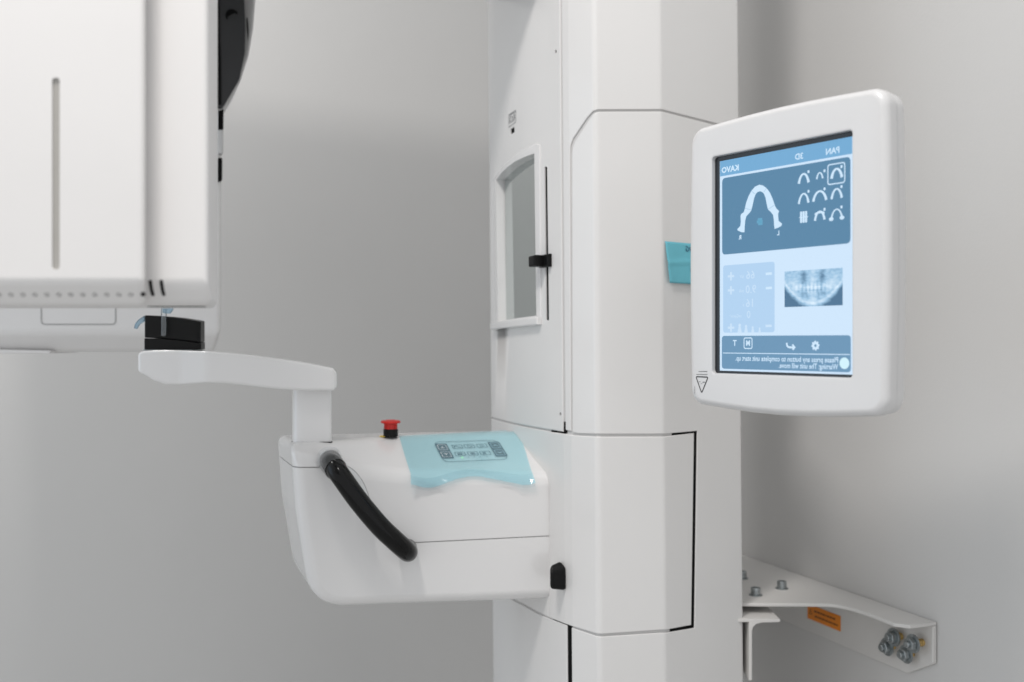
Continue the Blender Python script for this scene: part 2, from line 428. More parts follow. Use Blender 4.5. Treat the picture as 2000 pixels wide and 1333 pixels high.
# mirror opening
m_out = q((965, 352), (972, 340), (985, 325), (1003, 308), (1022, 295), (1049, 281), (1056, 283), (1058, 634), (1050, 636), (968, 645))
m_in = q((971, 352), (981, 339), (993, 327), (1008, 316), (1025, 308), (1046, 300), (1050, 617), (975, 628))
cA = panel('c', CV, m_out, .03, 0, 'white', None, proud=.02, smooth=False)
cut(fp, [(cA, 'DIFFERENCE')])
slot_c = panel('c', CV, rpoly(q((1063.4, 326), (1068.6, 326), (1072.3, 626), (1066.8, 626)), .0016), .03, 0, 'white', None, proud=.02, smooth=False)
hole1 = panel('c', CV, rpoly(q((1084, 98), (1087, 98), (1087, 104), (1084, 104)), .001), .03, 0, 'white', None, proud=.02, smooth=False)
hole2 = panel('c', CV, rpoly(q((1093, 806), (1096, 806), (1096, 812), (1093, 812)), .001), .03, 0, 'white', None, proud=.02, smooth=False)
port = panel('c', CV, q((996.8, 253), (1004.5, 247.7), (1005, 258.5), (997.3, 263.5)), .03, 0, 'white', None, proud=.02, smooth=False)
cut(fp, [(c, 'DIFFERENCE') for c in (slot_c, hole1, hole2, port)])
kill(cA, slot_c, hole1, hole2, port)
IC = inset_curve(.0022)
def liner(pxs, m='gap', T=.001, proud=.0007, name='gap_liner'):
    return panel(name, IC, [IC.sz(*p) for p in pxs], T, 0, m, column, proud=proud, smooth=False)
liner([(1060, 320), (1075, 320), (1078, 632), (1063, 632)]); liner([(1079, 92), (1092, 92), (1092, 110), (1079, 110)])
liner([(1089, 800), (1100, 800), (1100, 818), (1089, 818)]); liner([(994, 245), (1010, 242), (1010, 264), (994, 270)])
mir_c = panel('c', CV, m_in, .03, 0, 'white', None, proud=.03, smooth=False)
mf = panel('mirror_frame', CV, m_out, .016, .0012, 'gloss', column, proud=.0018)
cut(mf, [(mir_c, 'DIFFERENCE')])
# pocket behind the mirror: cut it from the inner frame as well
inner = [o for o in column.children if o.name.startswith('inner_frame')][0]
cB = panel('c', CV, m_out, .05, 0, 'white', None, proud=.02, smooth=False)
cut(inner, [(cB, 'DIFFERENCE')]); kill(cB, mir_c)
def grow(p, d):
    p = [Vector(v) for v in p]
    if area2(p) < 0: p = p[::-1]
    return offset_in(p, -d)
# flat looking-glass inside the frame
g0 = CV.at(CV.hit(975)[0], .0105); g1 = CV.at(CV.hit(1052)[0], .0105)
gn = Vector((-(g1 - g0).y, (g1 - g0).x)).normalized()
if gn.x > 0: gn = -gn
bm = bmesh.new(); zt_, zb_ = max(z for _, z in m_in) + .003, min(z for _, z in m_in) - .003
a3 = lambda p, z: Vector((p.x - .008 * (z - CZ), p.y, z))
prism(bm, [a3(g0, zb_), a3(g1, zb_), a3(g1, zt_), a3(g0, zt_)], [a3(p_ - gn * .003, z_) for p_, z_ in ((g0, zb_), (g1, zb_), (g1, zt_), (g0, zt_))])
mkobj('mirror_glass', bm, 'mirror', column, smooth=False, wn=False)
panel('mirror_ledge', CV, q((966, 630), (1058, 619), (1058, 634), (1052, 636), (966, 645)), .0, .002, 'gloss', column, proud=.007)
# sliding knob on the slot
kn = panel('slide_knob', CV, [(CV.hit(1061)[0], zS(1066, 523)), (CV.hit(1079)[0], zS(1066, 523)), (CV.hit(1079)[0], zS(1066, 498)), (CV.hit(1061)[0], zS(1066, 499))], 0, .002, 'black', column, proud=.006)
panel('knob_grip', CV, [(CV.hit(1058)[0], zS(1066, 521.5)), (CV.hit(1070)[0], zS(1066, 521.5)), (CV.hit(1070)[0], zS(1066, 499.5)), (CV.hit(1058)[0], zS(1066, 500.5))], -.0055, .0025, 'black', kn, proud=.0185)
# small printed rating label
def decal_ring(name, outline, wdth, m, parent, lift=.0004, thick=.0003):
    p = [Vector(v) for v in outline]
    if area2(p) < 0: p = p[::-1]
    pi = offset_in(p, wdth); bm = bmesh.new()
    a = [bm.verts.new(CV.w(v.x, v.y, -lift)) for v in p]; b = [bm.verts.new(CV.w(v.x, v.y, -lift)) for v in pi]; n = len(a)
    for i in range(n): bm.faces.new((a[i], a[(i + 1) % n], b[(i + 1) % n], b[i]))
    return flatobj(name, bm, m, parent)
lab = q((993.5, 225), (1008, 215), (1008, 239), (994, 250))
lo_ = decal_ring('rating_label', lab, .0008, 'greyink', column)
bm = bmesh.new()
(s0, zt0), (s1, zt1) = lab[0], lab[1]
sA, sB = min(s0, s1), max(s0, s1); zA, zB = lab[2][1], lab[1][1]
for r_ in range(6):
    zz = zB - (zB - zA) * (.16 + .13 * r_); x = sA + .003
    while x < sB - .004:
        l_ = random.uniform(.003, .008)
        if random.random() < .75:
            bm.faces.new([bm.verts.new(CV.w(a, b, -.0004)) for a, b in ((x, zz), (min(x + l_, sB - .002), zz), (min(x + l_, sB - .002), zz + .0009), (x, zz + .0009))])
        x += l_ + .0015
flatobj('label_print', bm, 'greyink', lo_)
# upper cover (runs down as a strip beside the side cover)
uc = q((1100.5, 300), (1112, 300), (1113.5, 285), (1119, 270), (1146, 230), (1157, 218), (1169, 214.2), (1294, 214.2), (1395, 240))
zc2 = zS(1440, 251)
x0 = CV.sz(1101, 300)[0]
o_uc = [(CV.sz(1104, 841)[0] + .0005, zS(1109, 841)), (CV.sz(1114.5, 841)[0], zS(1109, 841)), (CV.sz(1112.5, 300)[0], uc[1][1])] + uc[2:] + [(sEnd, zc2 - .012), (sEnd, ztop), (CV.sz(1099, 300)[0] + .0004, ztop)]
panel('upper_cover', CV, o_uc, .0021, .0009, 'white', column)
# side cover, C-shaped round the carriage
sc_pts = q((1118, 845), (1117, 300), (1118.5, 288), (1123, 276), (1149, 236), (1159, 223), (1170, 218.4), (1294, 218.4), (1395, 244.3))
zlow = .004
o_sc = [Vector(sc_pts[0])] + sc_pts[1:] + [(sEnd, zc2 - .0165), (sEnd, zlow), (CV.sz(1116, 1250)[0], zlow)] + \
       q((1116, 1226), (1165, 1243), (1291, 1236.5), (1357, 1227), (1362.5, 842), (1355, 843), (1297, 848), (1165, 848), (1130, 847))
panel('side_cover', CV, [tuple(v) for v in o_sc], .0021, .0011, 'white', column)
# lower front panel
zl = zS(1107, 1222)
o_lf = [(sBeg, zlow), (CV.sz(1107, 1260)[0], zlow)] + q((1107, 1222), (1079, 1211), (1050, 1199), (1023, 1184), (1000, 1172))
o_lf += [(sBeg, o_lf[-1][1])]
panel('lower_front_panel', CV, o_lf, .0021, .0011, 'white', column)
# carriage: curved front plate and side shell
zct = zS(1072, 842.6)
o_cf = [(sBeg, zct)] + [(CV.hit(1071.3)[0], zct), CV.sz(1071.3, 1206)] + q((1050, 1195), (1023, 1180), (1000, 1168))
o_cf += [(sBeg, o_cf[-1][1])]
panel('carriage_front', CV, o_cf, .0021, .0010, 'white', column)
o_cs = q((1072.7, 843.6), (1105, 848.0), (1120, 850.5), (1165, 853), (1297, 853), (1355.5, 846.5), (1350, 1221.5), (1291, 1231), (1165, 1238), (1110, 1221), (1072.7, 1206.5))
cs = panel('carriage_side', CV, o_cs, .0021, .0014, 'white', column, proud=.0006)
# black gaps
liner([(1350, 838), (1366, 836), (1361, 1232), (1343, 1236)])
liner([(1104, 1206), (1119, 1210), (1119, 1440), (1104, 1440)])
liner([(1312, 840), (1352, 836), (1352, 854), (1312, 858)]); liner([(1308, 1222), (1346, 1218), (1344, 1236), (1308, 1241)])
liner([(1078, 836), (1106, 836), (1106, 853), (1078, 853)]); liner([(1081, 1200), (1106, 1210), (1106, 1228), (1081, 1216)])
liner([(1104.0, 824), (1108.5, 824), (1108.5, 846), (1104.0, 846)], proud=.0019)
# black locking knob on the carriage
lk_s = CV.hit(1098)[0]; z0, z1 = zS(1098, 1150), zS(1098, 1099)
bm = bmesh.new()
b0 = [CV.w(CV.hit(1092)[0], z0 - .001, 0), CV.w(CV.hit(1104)[0], z0 + .0, 0), CV.w(CV.hit(1104)[0], z1 - .004, 0), CV.w(CV.hit(1092)[0], z1 + .003, 0)]
b1 = [CV.w(CV.hit(1093)[0], z0 + .004, -.016), CV.w(CV.hit(1101)[0], z0 + .003, -.023), CV.w(CV.hit(1101)[0], z1 - .007, -.023), CV.w(CV.hit(1093)[0], z1 - .001, -.016)]
prism(bm, b0, b1); mkobj('locking_knob', bm, 'black', column, bev=.0042, seg=5)

# overhead beam that carries the rotating unit, above the frame
# ================================================================ patient shelf (arm)
AX = Vector((-.974, -.225, 0)); BX = Vector((-.225, .974, 0)); O = Vector((*P2(1072, 1.281), CZ))
def L(a, b, z): return O + AX * a + BX * b + Z * z
shelf = empty('patient_shelf', (-.12, 1.28, CZ - .32), 'glossy white shelf arm with black handle and red stop button, jutting from the column', 'shelf arm')
def arm_solid(name, d, m, parent):
    zt = -.1225
    bl = rpoly([(.200, -.320), (.2905, -.3185), (.3085, -.200), (.314, -.140)], [0, .050, .12, 0], 11)     # big rounded lower corner
    front = [(-.030, -.325), (.10, -.3225)] + [tuple(p) for p in bl] + [(.250, -.1515), (.188, -.160), (.090, -.165), (-.030, -.170)]
    n = len(front); nT = 5                                   # the last five points form the top edge
    creaseb = {n - 5: .016, n - 4: .034, n - 3: .076, n - 2: .097, n - 1: .112}
    bm = bmesh.new(); rings = [[], [], []]
    pf = [Vector(p) for p in front]
    if area2(pf) < 0: sgn = -1
    else: sgn = 1
    off = offset_in(pf, sgn * d) if d else pf
    for i, p in enumerate(off):
        top = i >= n - nT
        rings[0].append(bm.verts.new(L(p.x, d, p.y)))
        if top:
            b = creaseb[i]; rings[1].append(bm.verts.new(L(p.x + .132 * b, b, zt - d))); rings[2].append(bm.verts.new(L(p.x + .132 * .135, .135 - d, zt - d)))
        else:
            k = max(0, (p.x - .15) / .16); b = .016
            rings[1].append(bm.verts.new(L(p.x + .132 * b * k, b, p.y))); rings[2].append(bm.verts.new(L(p.x + .132 * .135 * k, .135 - d, p.y)))
    for a, b in zip(rings, rings[1:]):
        for i in range(n): bm.faces.new((a[i], a[(i + 1) % n], b[(i + 1) % n], b[i]))
    bm.faces.new(rings[0][::-1]); bm.faces.new(rings[2])
    lay = bm.edges.layers.float.new('bevel_weight_edge'); W_ = .02
    for k, r_ in enumerate(rings):
        for i in range(n - 1):
            e = bm.edges.get((r_[i], r_[i + 1])); top = i >= n - nT
            if k == 0: e[lay] = .7
            if k == 1 and top: e[lay] = .55
            if k == 2: e[lay] = .4
    for a, b in zip(rings, rings[1:]): bm.edges.get((a[n - nT], b[n - nT]))[lay] = .5
    return mkobj(name, bm, m, parent, bevw=W_, seg=7)
core_ = arm_solid('inner_shell', .003, 'inner', shelf)
cut(core_, [])
full = arm_solid('upper_housing', 0, 'gloss', shelf)
low = arm_solid('lower_housing', 0, 'gloss', shelf)
cut(full, []); cut(low, [])
full_bm = bmesh.new(); full_bm.from_mesh(full.data); ARM = BVHTree.FromBMesh(full_bm)
def az(px, py):
    d = 1.281
    # front face of the arm is the plane b = 0
    r_ = (px - 1000) / F; n = BX; o2 = O
    t = (n.dot(o2 - Vector((0, 0, CZ)))) / n.dot(Vector((r_, 1, 0))); p = W(px, py, t) - O
    return (p.dot(AX), p.z)
seam = [az(*p) for p in ((1076, 1047), (815, 1060), (795, 1058), (775, 1046), (655, 925), (645, 917), (630, 913.5), (565, 915))]
seam = seam[:-1] + [(.40, seam[-1][1] + .003)]
seam = [(-.08, seam[0][1])] + seam
def region(up, g):
    pl = [Vector((a, z + g)) for a, z in seam]
    if up: poly = pl + [Vector((.40, .05)), Vector((-.08, .05))]
    else: poly = pl + [Vector((.40, -.5)), Vector((-.08, -.5))]
    bm = bmesh.new(); prism(bm, [L(p.x, -.1, p.y) for p in poly], [L(p.x, .3, p.y) for p in poly])
    return mkobj('c', bm, 'white', None, smooth=False, wn=False)
ru, rl = region(True, .0006), region(False, -.0006)
cut(full, [(ru, 'INTERSECT')]); cut(low, [(rl, 'INTERSECT')]); kill(ru, rl)
def on_arm(px, py, lift=0, z0=None):
    o = Vector((0, 0, CZ)); dr = (W(px, py, 1) - o).normalized()
    loc, nrm, i, dist = ARM.ray_cast(o, dr)
    if loc is None: return None, None
    return loc + nrm * lift, nrm
# ---- handle
def face_d(px): return (BX.dot(O - Vector((0, 0, CZ)))) / BX.dot(Vector(((px - 1000) / F, 1, 0)))
hp = [(643, 897, .012), (645, 902, -.010), (651, 910, -.028), (664, 928, -.043), (700, 978, -.050), (740, 1026, -.050), (770, 1055, -.046), (788, 1071, -.039), (796, 1078, -.028), (796, 1076, -.014), (795, 1068, .012)]
path = catmull([W(a, b, face_d(a) + c) for a, b, c in hp], 8)
bm = bmesh.new(); tube(bm, path, .0119, 28)
hnd = mkobj('handle', bm, 'handle', shelf)
for (px, py, s_) in ((645, 901, .95),):
    bm = bmesh.new(); p = W(px, py, face_d(px)); lathe(bm, p + BX * .002, -BX, [(.0150 * s_, 0), (.0150 * s_, .003), (.0142 * s_, .0052), (.0120 * s_, .006)], 36)
    mkobj('handle_collar', bm, 'gloss', hnd)
# ---- post, chin arm
pl = P2(568, 1.238); pb = Vector((*P2(609, 1.278), 0))
pax = Vector((.985, .172, 0)).normalized(); pay = Vector((-pax.y, pax.x, 0))
bm = bmesh.new(); sec = rpoly([(-.0235, -.030), (.0245, -.030), (.0245, .030), (-.0235, .030)], [.017, .004, .006, .006], 8)
zb_, zt_ = CZ - .135, CZ - .056
prism(bm, [pb + pax * p.x + pay * p.y + Z * zb_ for p in sec], [pb + pax * p.x + pay * p.y + Z * zt_ for p in sec])
post = mkobj('post', bm, 'gloss', shelf)
bm = bmesh.new(); sec2 = [p * 1.04 for p in sec]
prism(bm, [pb + pax * p.x + pay * p.y + Z * (CZ - .130) for p in sec2], [pb + pax * p.x + pay * p.y + Z * (CZ - .1232) for p in sec2])
mkobj('post_seal', bm, 'gap', post)
stn = [(658.5, 1.236, 728, 758), (650, 1.233, 719.5, 764.5), (600, 1.228, 709.5, 764), (550, 1.224, 702, 761.5), (510, 1.221, 697, 757.5), (470, 1.219, 692, 752.5), (435, 1.217, 689, 749.5), (402, 1.216, 686.5, 748.5), (352, 1.228, 684.5, 752.5), (322, 1.229, 684, 752), (300, 1.231, 684.5, 744), (280, 1.233, 686, 732), (268.5, 1.235, 690, 727)]
bm = bmesh.new(); rings = []
for (px, d, yt, yb) in stn:
    f0, f1 = W(px, yt, d), W(px, yb, d); t = Vector((-.17, .985, 0)) * .055
    rings.append([bm.verts.new(v) for v in (f0, f1, f1 + t, f0 + t)])
lay = bm.edges.layers.float.new('bevel_weight_edge')
for a, b in zip(rings, rings[1:]):
    for i in range(4): bm.faces.new((a[i], a[(i + 1) % 4], b[(i + 1) % 4], b[i]))
bm.faces.new(rings[0][::-1]); bm.faces.new(rings[-1])
for a, b in zip(rings, rings[1:]):
    for i in range(4):
        e = bm.edges.get((a[i], b[i])); e[lay] = .7
for r_ in (rings[0], rings[-1]):
    for i in range(4): bm.edges.get((r_[i], r_[(i + 1) % 4]))[lay] = .9
for r_ in (rings[7], rings[8]): bm.edges.get((r_[0], r_[1]))[lay] = 1
mkobj('chin_arm', bm, 'gloss', shelf, bevw=.0045, seg=4)
# ---- emergency stop button
eb = W(763, 852.5, 1.315); eb.z = CZ - .1228
es = empty('stop_button', eb); es.parent = shelf; es.matrix_parent_inverse = Matrix.Translation(shelf.location).inverted()
def sub(name, bm, m, par, **k):
    o = mkobj(name, bm, m, None, **k); o.parent = par
    o.matrix_parent_inverse = (Matrix.Translation(par.location) if par.type == 'EMPTY' else Matrix.Identity(4)).inverted(); return o
bm = bmesh.new(); lathe(bm, eb + Vector((-.0045, .004, 0)), Z, [(.0108, .0), (.0108, .0005), (.0104, .0007)], 40); sub('warning_disc', bm, 'yellow', es)
bm = bmesh.new(); lathe(bm, eb, Z, [(.0092, .0), (.0094, .001), (.0094, .0090), (.0088, .0100)], 32); sub('collar', bm, 'black', es)
bm = bmesh.new(); lathe(bm, eb, Z, [(.0078, .0095), (.0078, .0165), (.0105, .0172), (.0124, .0176), (.0127, .0186), (.0124, .0202), (.0112, .0208), (.0060, .0212), (.0058, .0216), (0, .0218)], 40); sub('mushroom_cap', bm, 'red', es)
bm = bmesh.new()
for k in range(10):
    a = 2 * math.pi * k / 10; c = eb + Vector((math.cos(a), math.sin(a), 0)) * .0078 + Z * .013
    frame_box(bm, c, Vector((math.cos(a), math.sin(a), 0)), Vector((-math.sin(a), math.cos(a), 0)), Z, -.0006, .0007, -.0009, .0009, -.0035, .0035)
sub('cap_rib', bm, 'red', es)
# ---- keypad under the film
k0, kn0 = on_arm(858, 870); k1, _ = on_arm(975, 866); k2, _ = on_arm(880, 898)
kx = (k1 - k0).normalized(); knn = kx.cross(k0 - k2).normalized()
if knn.y > 0: knn = -knn
ky = knn.cross(kx)
if ky.z < 0: ky = -ky
# the slope is slightly twisted, so each mark is dropped on the real surface
class OnArm(Flat):
    def pt(s, x, y, h):
        p = s.o + s.ax * x + s.ay * y
        loc, nrm, i, dist = ARM.ray_cast(p + s.n * .03, -s.n)
        return (loc if loc is not None else p) + s.n * h
KF = OnArm(k0, kx, ky, knn)
def kxy(px, py):
    o = Vector((0, 0, CZ)); dr = W(px, py, 1) - o; t = knn.dot(k0 - o) / knn.dot(dr); p = o + dr * t - k0
    return p.dot(kx), p.dot(ky)
keypad = empty('keypad', k0); keypad.parent = shelf; keypad.matrix_parent_inverse = Matrix.Translation(shelf.location).inverted()
def kobj(name, bm, m, label=None):
    o = flatobj(name, bm, m, None, label); o.parent = keypad; o.matrix_parent_inverse = Matrix.Translation(keypad.location).inverted(); return o
c_tl, c_br = kxy(846, 864.5), kxy(993.5, 897)
xL = c_tl[0] + .001; xR = c_br[0] - .001; yT = c_tl[1]; yB = kxy(900, 902)[1]
bm = bmesh.new(); KF.ring(bm, rr(xL, xR, yB, yT, .008), .0008, .0005); kobj('keypad_outline', bm, 'padline')
def glyph(bm, kind, x, y, s, h):
    if kind == 'up': KF.line(bm, [(x - s, y - s * .4), (x, y + s * .5), (x + s, y - s * .4)], s * .45, h)
    if kind == 'down': KF.line(bm, [(x - s, y + s * .4), (x, y - s * .5), (x + s, y + s * .4)], s * .45, h)
    if kind == 'raise': KF.line(bm, [(x - s, y - s * .6), (x + s, y - s * .6)], s * .35, h); KF.line(bm, [(x, y - s * .5), (x, y + s * .8)], s * .35, h)
    if kind == 'lower': KF.line(bm, [(x - s, y + s * .6), (x + s, y + s * .6)], s * .35, h); KF.line(bm, [(x, y + s * .5), (x, y - s * .8)], s * .35, h)
for (px, py, up, dn) in ((867.5, 882, 'raise', 'lower'), (971.5, 878.3, 'up', 'down')):
    x, y = kxy(px, py); h2 = abs(kxy(px - 5, 867)[1] - kxy(px + 5, 896)[1]) / 2; w2 = .0082
    bm = bmesh.new(); KF.poly(bm, rr(x - w2, x + w2, y - h2, y + h2, .002), .0007); blk = kobj('key_block', bm, 'padkey')
    for sg, g in ((1, up), (-1, dn)):
        bm = bmesh.new(); yy = y + sg * h2 * .48; KF.ring(bm, rr(x - w2 * .72, x + w2 * .72, yy - h2 * .36, yy + h2 * .36, .0018), .0006, .0010)
        glyph(bm, g, x, yy, .0028, .0010); kobj('key', bm, 'padface')
rowsT = [(893, 873.4), (916.5, 872.4), (941, 871.6)]; rowsB = [(898.5, 887.7), (923.4, 886.8), (947.7, 885.9)]
for i, (px, py) in enumerate(rowsT + rowsB):
    x, y = kxy(px, py); bm = bmesh.new(); hh = .0049; ww = .0070
    KF.ring(bm, rr(x - ww, x + ww, y - hh, y + hh, .0018), .0008, .0007)
    if i == 0: KF.line(bm, catmull([Vector(v) for v in ((x - .005, y - .0005), (x - .001, y + .002), (x + .001, y - .001), (x + .0048, y - .002))], 4), .0009, .0007); KF.poly(bm, rr(x - .0052, x - .0036, y - .002, y, .0004), .0007)
    elif i == 1: KF.ring(bm, rpoly([(x - .003, y - .003), (x + .003, y - .003), (x + .003, y + .003), (x - .003, y + .003)], .003), .0006, .0007); KF.line(bm, [(x + .003, y), (x + .0052, y)], .0008, .0007)
    elif i == 2:
        for k in range(8): a = k * math.pi / 4; KF.line(bm, [(x + .0014 * math.cos(a), y + .0014 * math.sin(a)), (x + .0036 * math.cos(a), y + .0036 * math.sin(a))], .0006, .0007)
    else:
        for cx in range(3 if i < 5 else 2):
            for cy in range(2):
                X0 = x - .0032 + cx * .0021; Y0 = y - .0022 + cy * .0024; KF.poly(bm, rr(X0, X0 + .0017, Y0, Y0 + .0019, .0004), .0007)
        if i < 5: KF.line(bm, [(x + .0036, y), (x + .0052, y)], .0008, .0007)
    kobj('key', bm, 'padline')
for i, px in enumerate((902.7, 914.4, 926, 938, 950.7)):
    x, y = kxy(px, 894.5 - i * .45); bm = bmesh.new()
    KF.poly(bm, rr(x - .0008, x + .0008, y - .0008, y + .0008, .0007), .0008); kobj('indicator_light', bm, 'led' if i == 0 else 'ledoff')

# ================================================================ blue film over the keypad
def film_sheet(v0=0, drop=0, back=0):
    nu, nv = 72, 46; bm = bmesh.new(); g = []
    for j in range(nv + 1):
        v = v0 + (1 - v0) * j / nv; row = []
        for i in range(nu + 1):
            u = i / nu
            xl = 780 + 22 * min(1, v * 1.25) ** 1.1 - 4 * max(0, v - .75) * 4 * 0; xr = 1011 + 33 * v ** .85
            yt = 853 - 12.5 * u
            yb = 940 - 3 * u + (10 * math.exp(-((u - .15) / .13) ** 2) - 9 * math.exp(-((u - .50) / .17) ** 2) + 7 * math.exp(-((u - .92) / .12) ** 2)) + 3 + drop
            px = xl + (xr - xl) * u; py = yt + (yb - yt) * v
            p, n = on_arm(px, py, 0)
            if p is None: p, n = on_arm(px, py + 3, 0)
            lift = .0011 + .0004 * math.sin(u * 9 + v * 4) * v
            k = max(0, (v - .62) / .38)
            edge = math.exp(-(u / .09) ** 2) + math.exp(-((1 - u) / .10) ** 2)
            lift += k ** 1.6 * (.0030 + .0018 * math.sin(u * 11 + 1) ** 2 + .003 * edge)
            wr = k * (.0008 * math.sin(u * 44 + v * 8) * (edge + .14) + .0009 * math.sin((u * 30 - v * 18)) * edge)
            n2 = (n + Vector((0, -1, .1)) * .6).normalized()
            row.append(bm.verts.new(p + n2 * (lift + wr - back)))
        g.append(row)
    for j in range(nv):
        for i in range(nu): bm.faces.new((g[j][i], g[j][i + 1], g[j + 1][i + 1], g[j + 1][i]))
    return bm
fo = mkobj('barrier_film', film_sheet(), 'film', None, wn=False, ang=180)
tag(fo, 'pale blue see-through protective film stuck over the keypad of the shelf', 'plastic film')
mkobj('clear_margin', film_sheet(.78, 5.5, .0007), 'clear', fo, wn=False, ang=180)
# clear wrap peeling at the top of the handle
bm = bmesh.new(); A_ = [W(a, b, face_d(a) + c) for a, b, c in ((652, 902, -.012), (672, 908, -.012), (690, 918, -.012), (704, 934, -.013), (714, 952, -.016), (722, 974, -.022))]
B_ = [W(a, b, face_d(a) + c) for a, b, c in ((650, 915, -.026), (662, 930, -.038), (676, 948, -.044), (690, 965, -.047), (704, 983, -.048), (722, 1004, -.049))]
A_, B_ = catmull(A_, 5), catmull(B_, 5); ra = [bm.verts.new(p) for p in A_]; rb = [bm.verts.new(p) for p in B_]
for i in range(len(ra) - 1): bm.faces.new((ra[i], ra[i + 1], rb[i + 1], rb[i]))
hw = mkobj('clear_wrap', bm, 'clear', None, wn=False, ang=180); tag(hw, 'loose clear plastic wrap around the upper end of the black handle', 'plastic wrap')
bm = bmesh.new(); tube(bm, [W(a, b, face_d(a) + c) for a, b, c in ((643, 896, .001), (645, 902, -.010), (650, 909, -.026), (656, 917, -.036))], lambda t: .0152 - .0022 * t, 28, cap=False)
o = mkobj('wrap_sleeve', bm, 'wrap', hw, wn=False, ang=180)
bm = bmesh.new(); tube(bm, A_, .0004, 6); mkobj('wrap_edge', bm, 'hatchline', hw, wn=False)

# ================================================================ chin rest block
chin = empty('chin_rest', W(337, 684, 1.27), 'black chin rest block standing on the left end of the white arm', 'chin rest')
def plan_ring(pts, zf, o=None):
    return [Vector((p.x, p.y, zf(p))) for p in pts]
cl, cr = P2(280, 1.250), P2(394, 1.250)
plan = rpoly([(cl.x, 1.252), (cr.x - .001, 1.250), (cr.x - .010, 1.300), (cl.x - .006, 1.302)], [.003, .005, .012, .012], 8)
def ct(y0, y1):
    def f(p):
        t = (p.x - cl.x) / (cr.x - cl.x); k = (1 - math.cos(max(0, min(1, t)) * math.pi / 2)); py = y0 + (y1 - y0) * k; return CZ - (py - 666.5) / F * 1.25
    return f
def dens(pl):
    out = []
    for i in range(len(pl)):
        a, b = pl[i], pl[(i + 1) % len(pl)]; n = max(1, int((b - a).length / .006))
        out += [a.lerp(b, k / n) for k in range(n)]
    return out
plan = dens(plan)
bm = bmesh.new(); prism(bm, plan_ring(plan, lambda p: CZ - (683.5 - 666.5) / F * 1.25), plan_ring(plan, ct(661, 671))); mkobj('base_block', bm, 'black', chin, bev=.0008, seg=2)
c0 = Vector((sum(p.x for p in plan) / len(plan), sum(p.y for p in plan) / len(plan)))
plan2 = [c0 + (p - c0) * .988 for p in plan]
f0, f1 = ct(660, 670), ct(616, 629)
bm = bmesh.new(); prism(bm, plan_ring(plan2, f0), plan_ring(plan2, f1)); mkobj('chin_cup', bm, 'black', chin, bev=.0012, seg=3)
bm = bmesh.new(); frame_box(bm, W(338, 683.5, 1.275), X, Y, Z, -.030, .031, -.02, .02, -.0012, .0012); mkobj('chrome_plate', bm, 'steel', chin, bev=.0006)
bm = bmesh.new(); lathe(bm, W(320, 657, 1.2465), Z, [(.0028, 0), (.0032, .001), (.0032, .033), (.0026, .036)], 20); rod = mkobj('bite_rod', bm, 'clear', None)
rod['label'] = 'thin clear plastic rod standing in front of the black chin block'; rod['category'] = 'plastic rod'
def scrap(name, pts, label, thick=.0006):
    bm = bmesh.new(); a = [W(*p) for p in pts]; prism(bm, a, [v + Vector((.0, thick * 6, 0)) for v in a]); o = mkobj(name, bm, 'bluefilm', None, smooth=False, wn=False)
    tag(o, label, 'plastic film'); return o
scrap('film_scrap', [(317.5, 596, 1.243), (338, 596, 1.248), (336.5, 606, 1.249), (331, 613, 1.247), (324, 613, 1.245), (317.5, 611, 1.243)], 'small blue film scrap on top of the clear rod under the white housing')
def ribbon(name, pts, wdt, label):
    p = catmull([W(*q_) for q_ in pts], 6); bm = bmesh.new(); r = []
    for i, v in enumerate(p):
        s = Vector((.0, 1, .15)) * wdt
        r.append((bm.verts.new(v), bm.verts.new(v + s), bm.verts.new(v + s - Z * .0009), bm.verts.new(v - Z * .0009)))
    for a, b in zip(r, r[1:]):
        for k in range(4): bm.faces.new((a[k], a[(k + 1) % 4], b[(k + 1) % 4], b[k]))
    bm.faces.new(r[0]); bm.faces.new(r[-1][::-1]); o = mkobj(name, bm, 'bluefilm', None); tag(o, label, 'plastic film'); return o
rb_ = scrap('film_tail', [(281, 617.5, 1.256), (281, 628, 1.256), (272, 634, 1.252), (266, 643, 1.250), (261.5, 641.5, 1.250), (264, 632, 1.250), (270, 625, 1.252)], 'narrow blue film tail hanging off the left side of the chin block')

# ================================================================ rotating unit
rot = empty('rotating_unit', (-.35, 1.15, CZ + .03), 'big white rotating x-ray unit hanging at the left with black slots and vent holes', 'x-ray unit')
# near housing
D1 = .75
def plan_prism(name, plan2d, z0, z1, m, parent, bevw=.004, seg=4, chf=None, **k):
    bm = bmesh.new(); prism(bm, [Vector((p[0], p[1], z0)) for p in plan2d], [Vector((p[0], p[1], z1)) for p in plan2d])
    return mkobj(name, bm, m, parent, bev=bevw, seg=seg, **k)
xR = P2(396, .785).x
zt2 = CZ + .55
def body(name, x0, x1, d0, d1, zf, zb, chd, m, parent, bevel, xb=None, seg=4):
    """box with a forward-facing lower chamfer"""
    xb = x1 if xb is None else xb
    bm = bmesh.new()
    prof = [(d0, zt2), (d0, zf), (d0 + chd, zb), (d1, zb), (d1, zt2)]
    def xr(d): return x1 + (xb - x1) * (d - d0) / (d1 - d0)
    prism(bm, [Vector((x0, d, z)) for d, z in prof], [Vector((xr(d), d, z)) for d, z in prof])
    return mkobj(name, bm, m, parent, bev=bevel, seg=seg)
zf = CZ - (553 - 666.5) / F * D1; zbk = CZ - (598 - 666.5) / F * .80
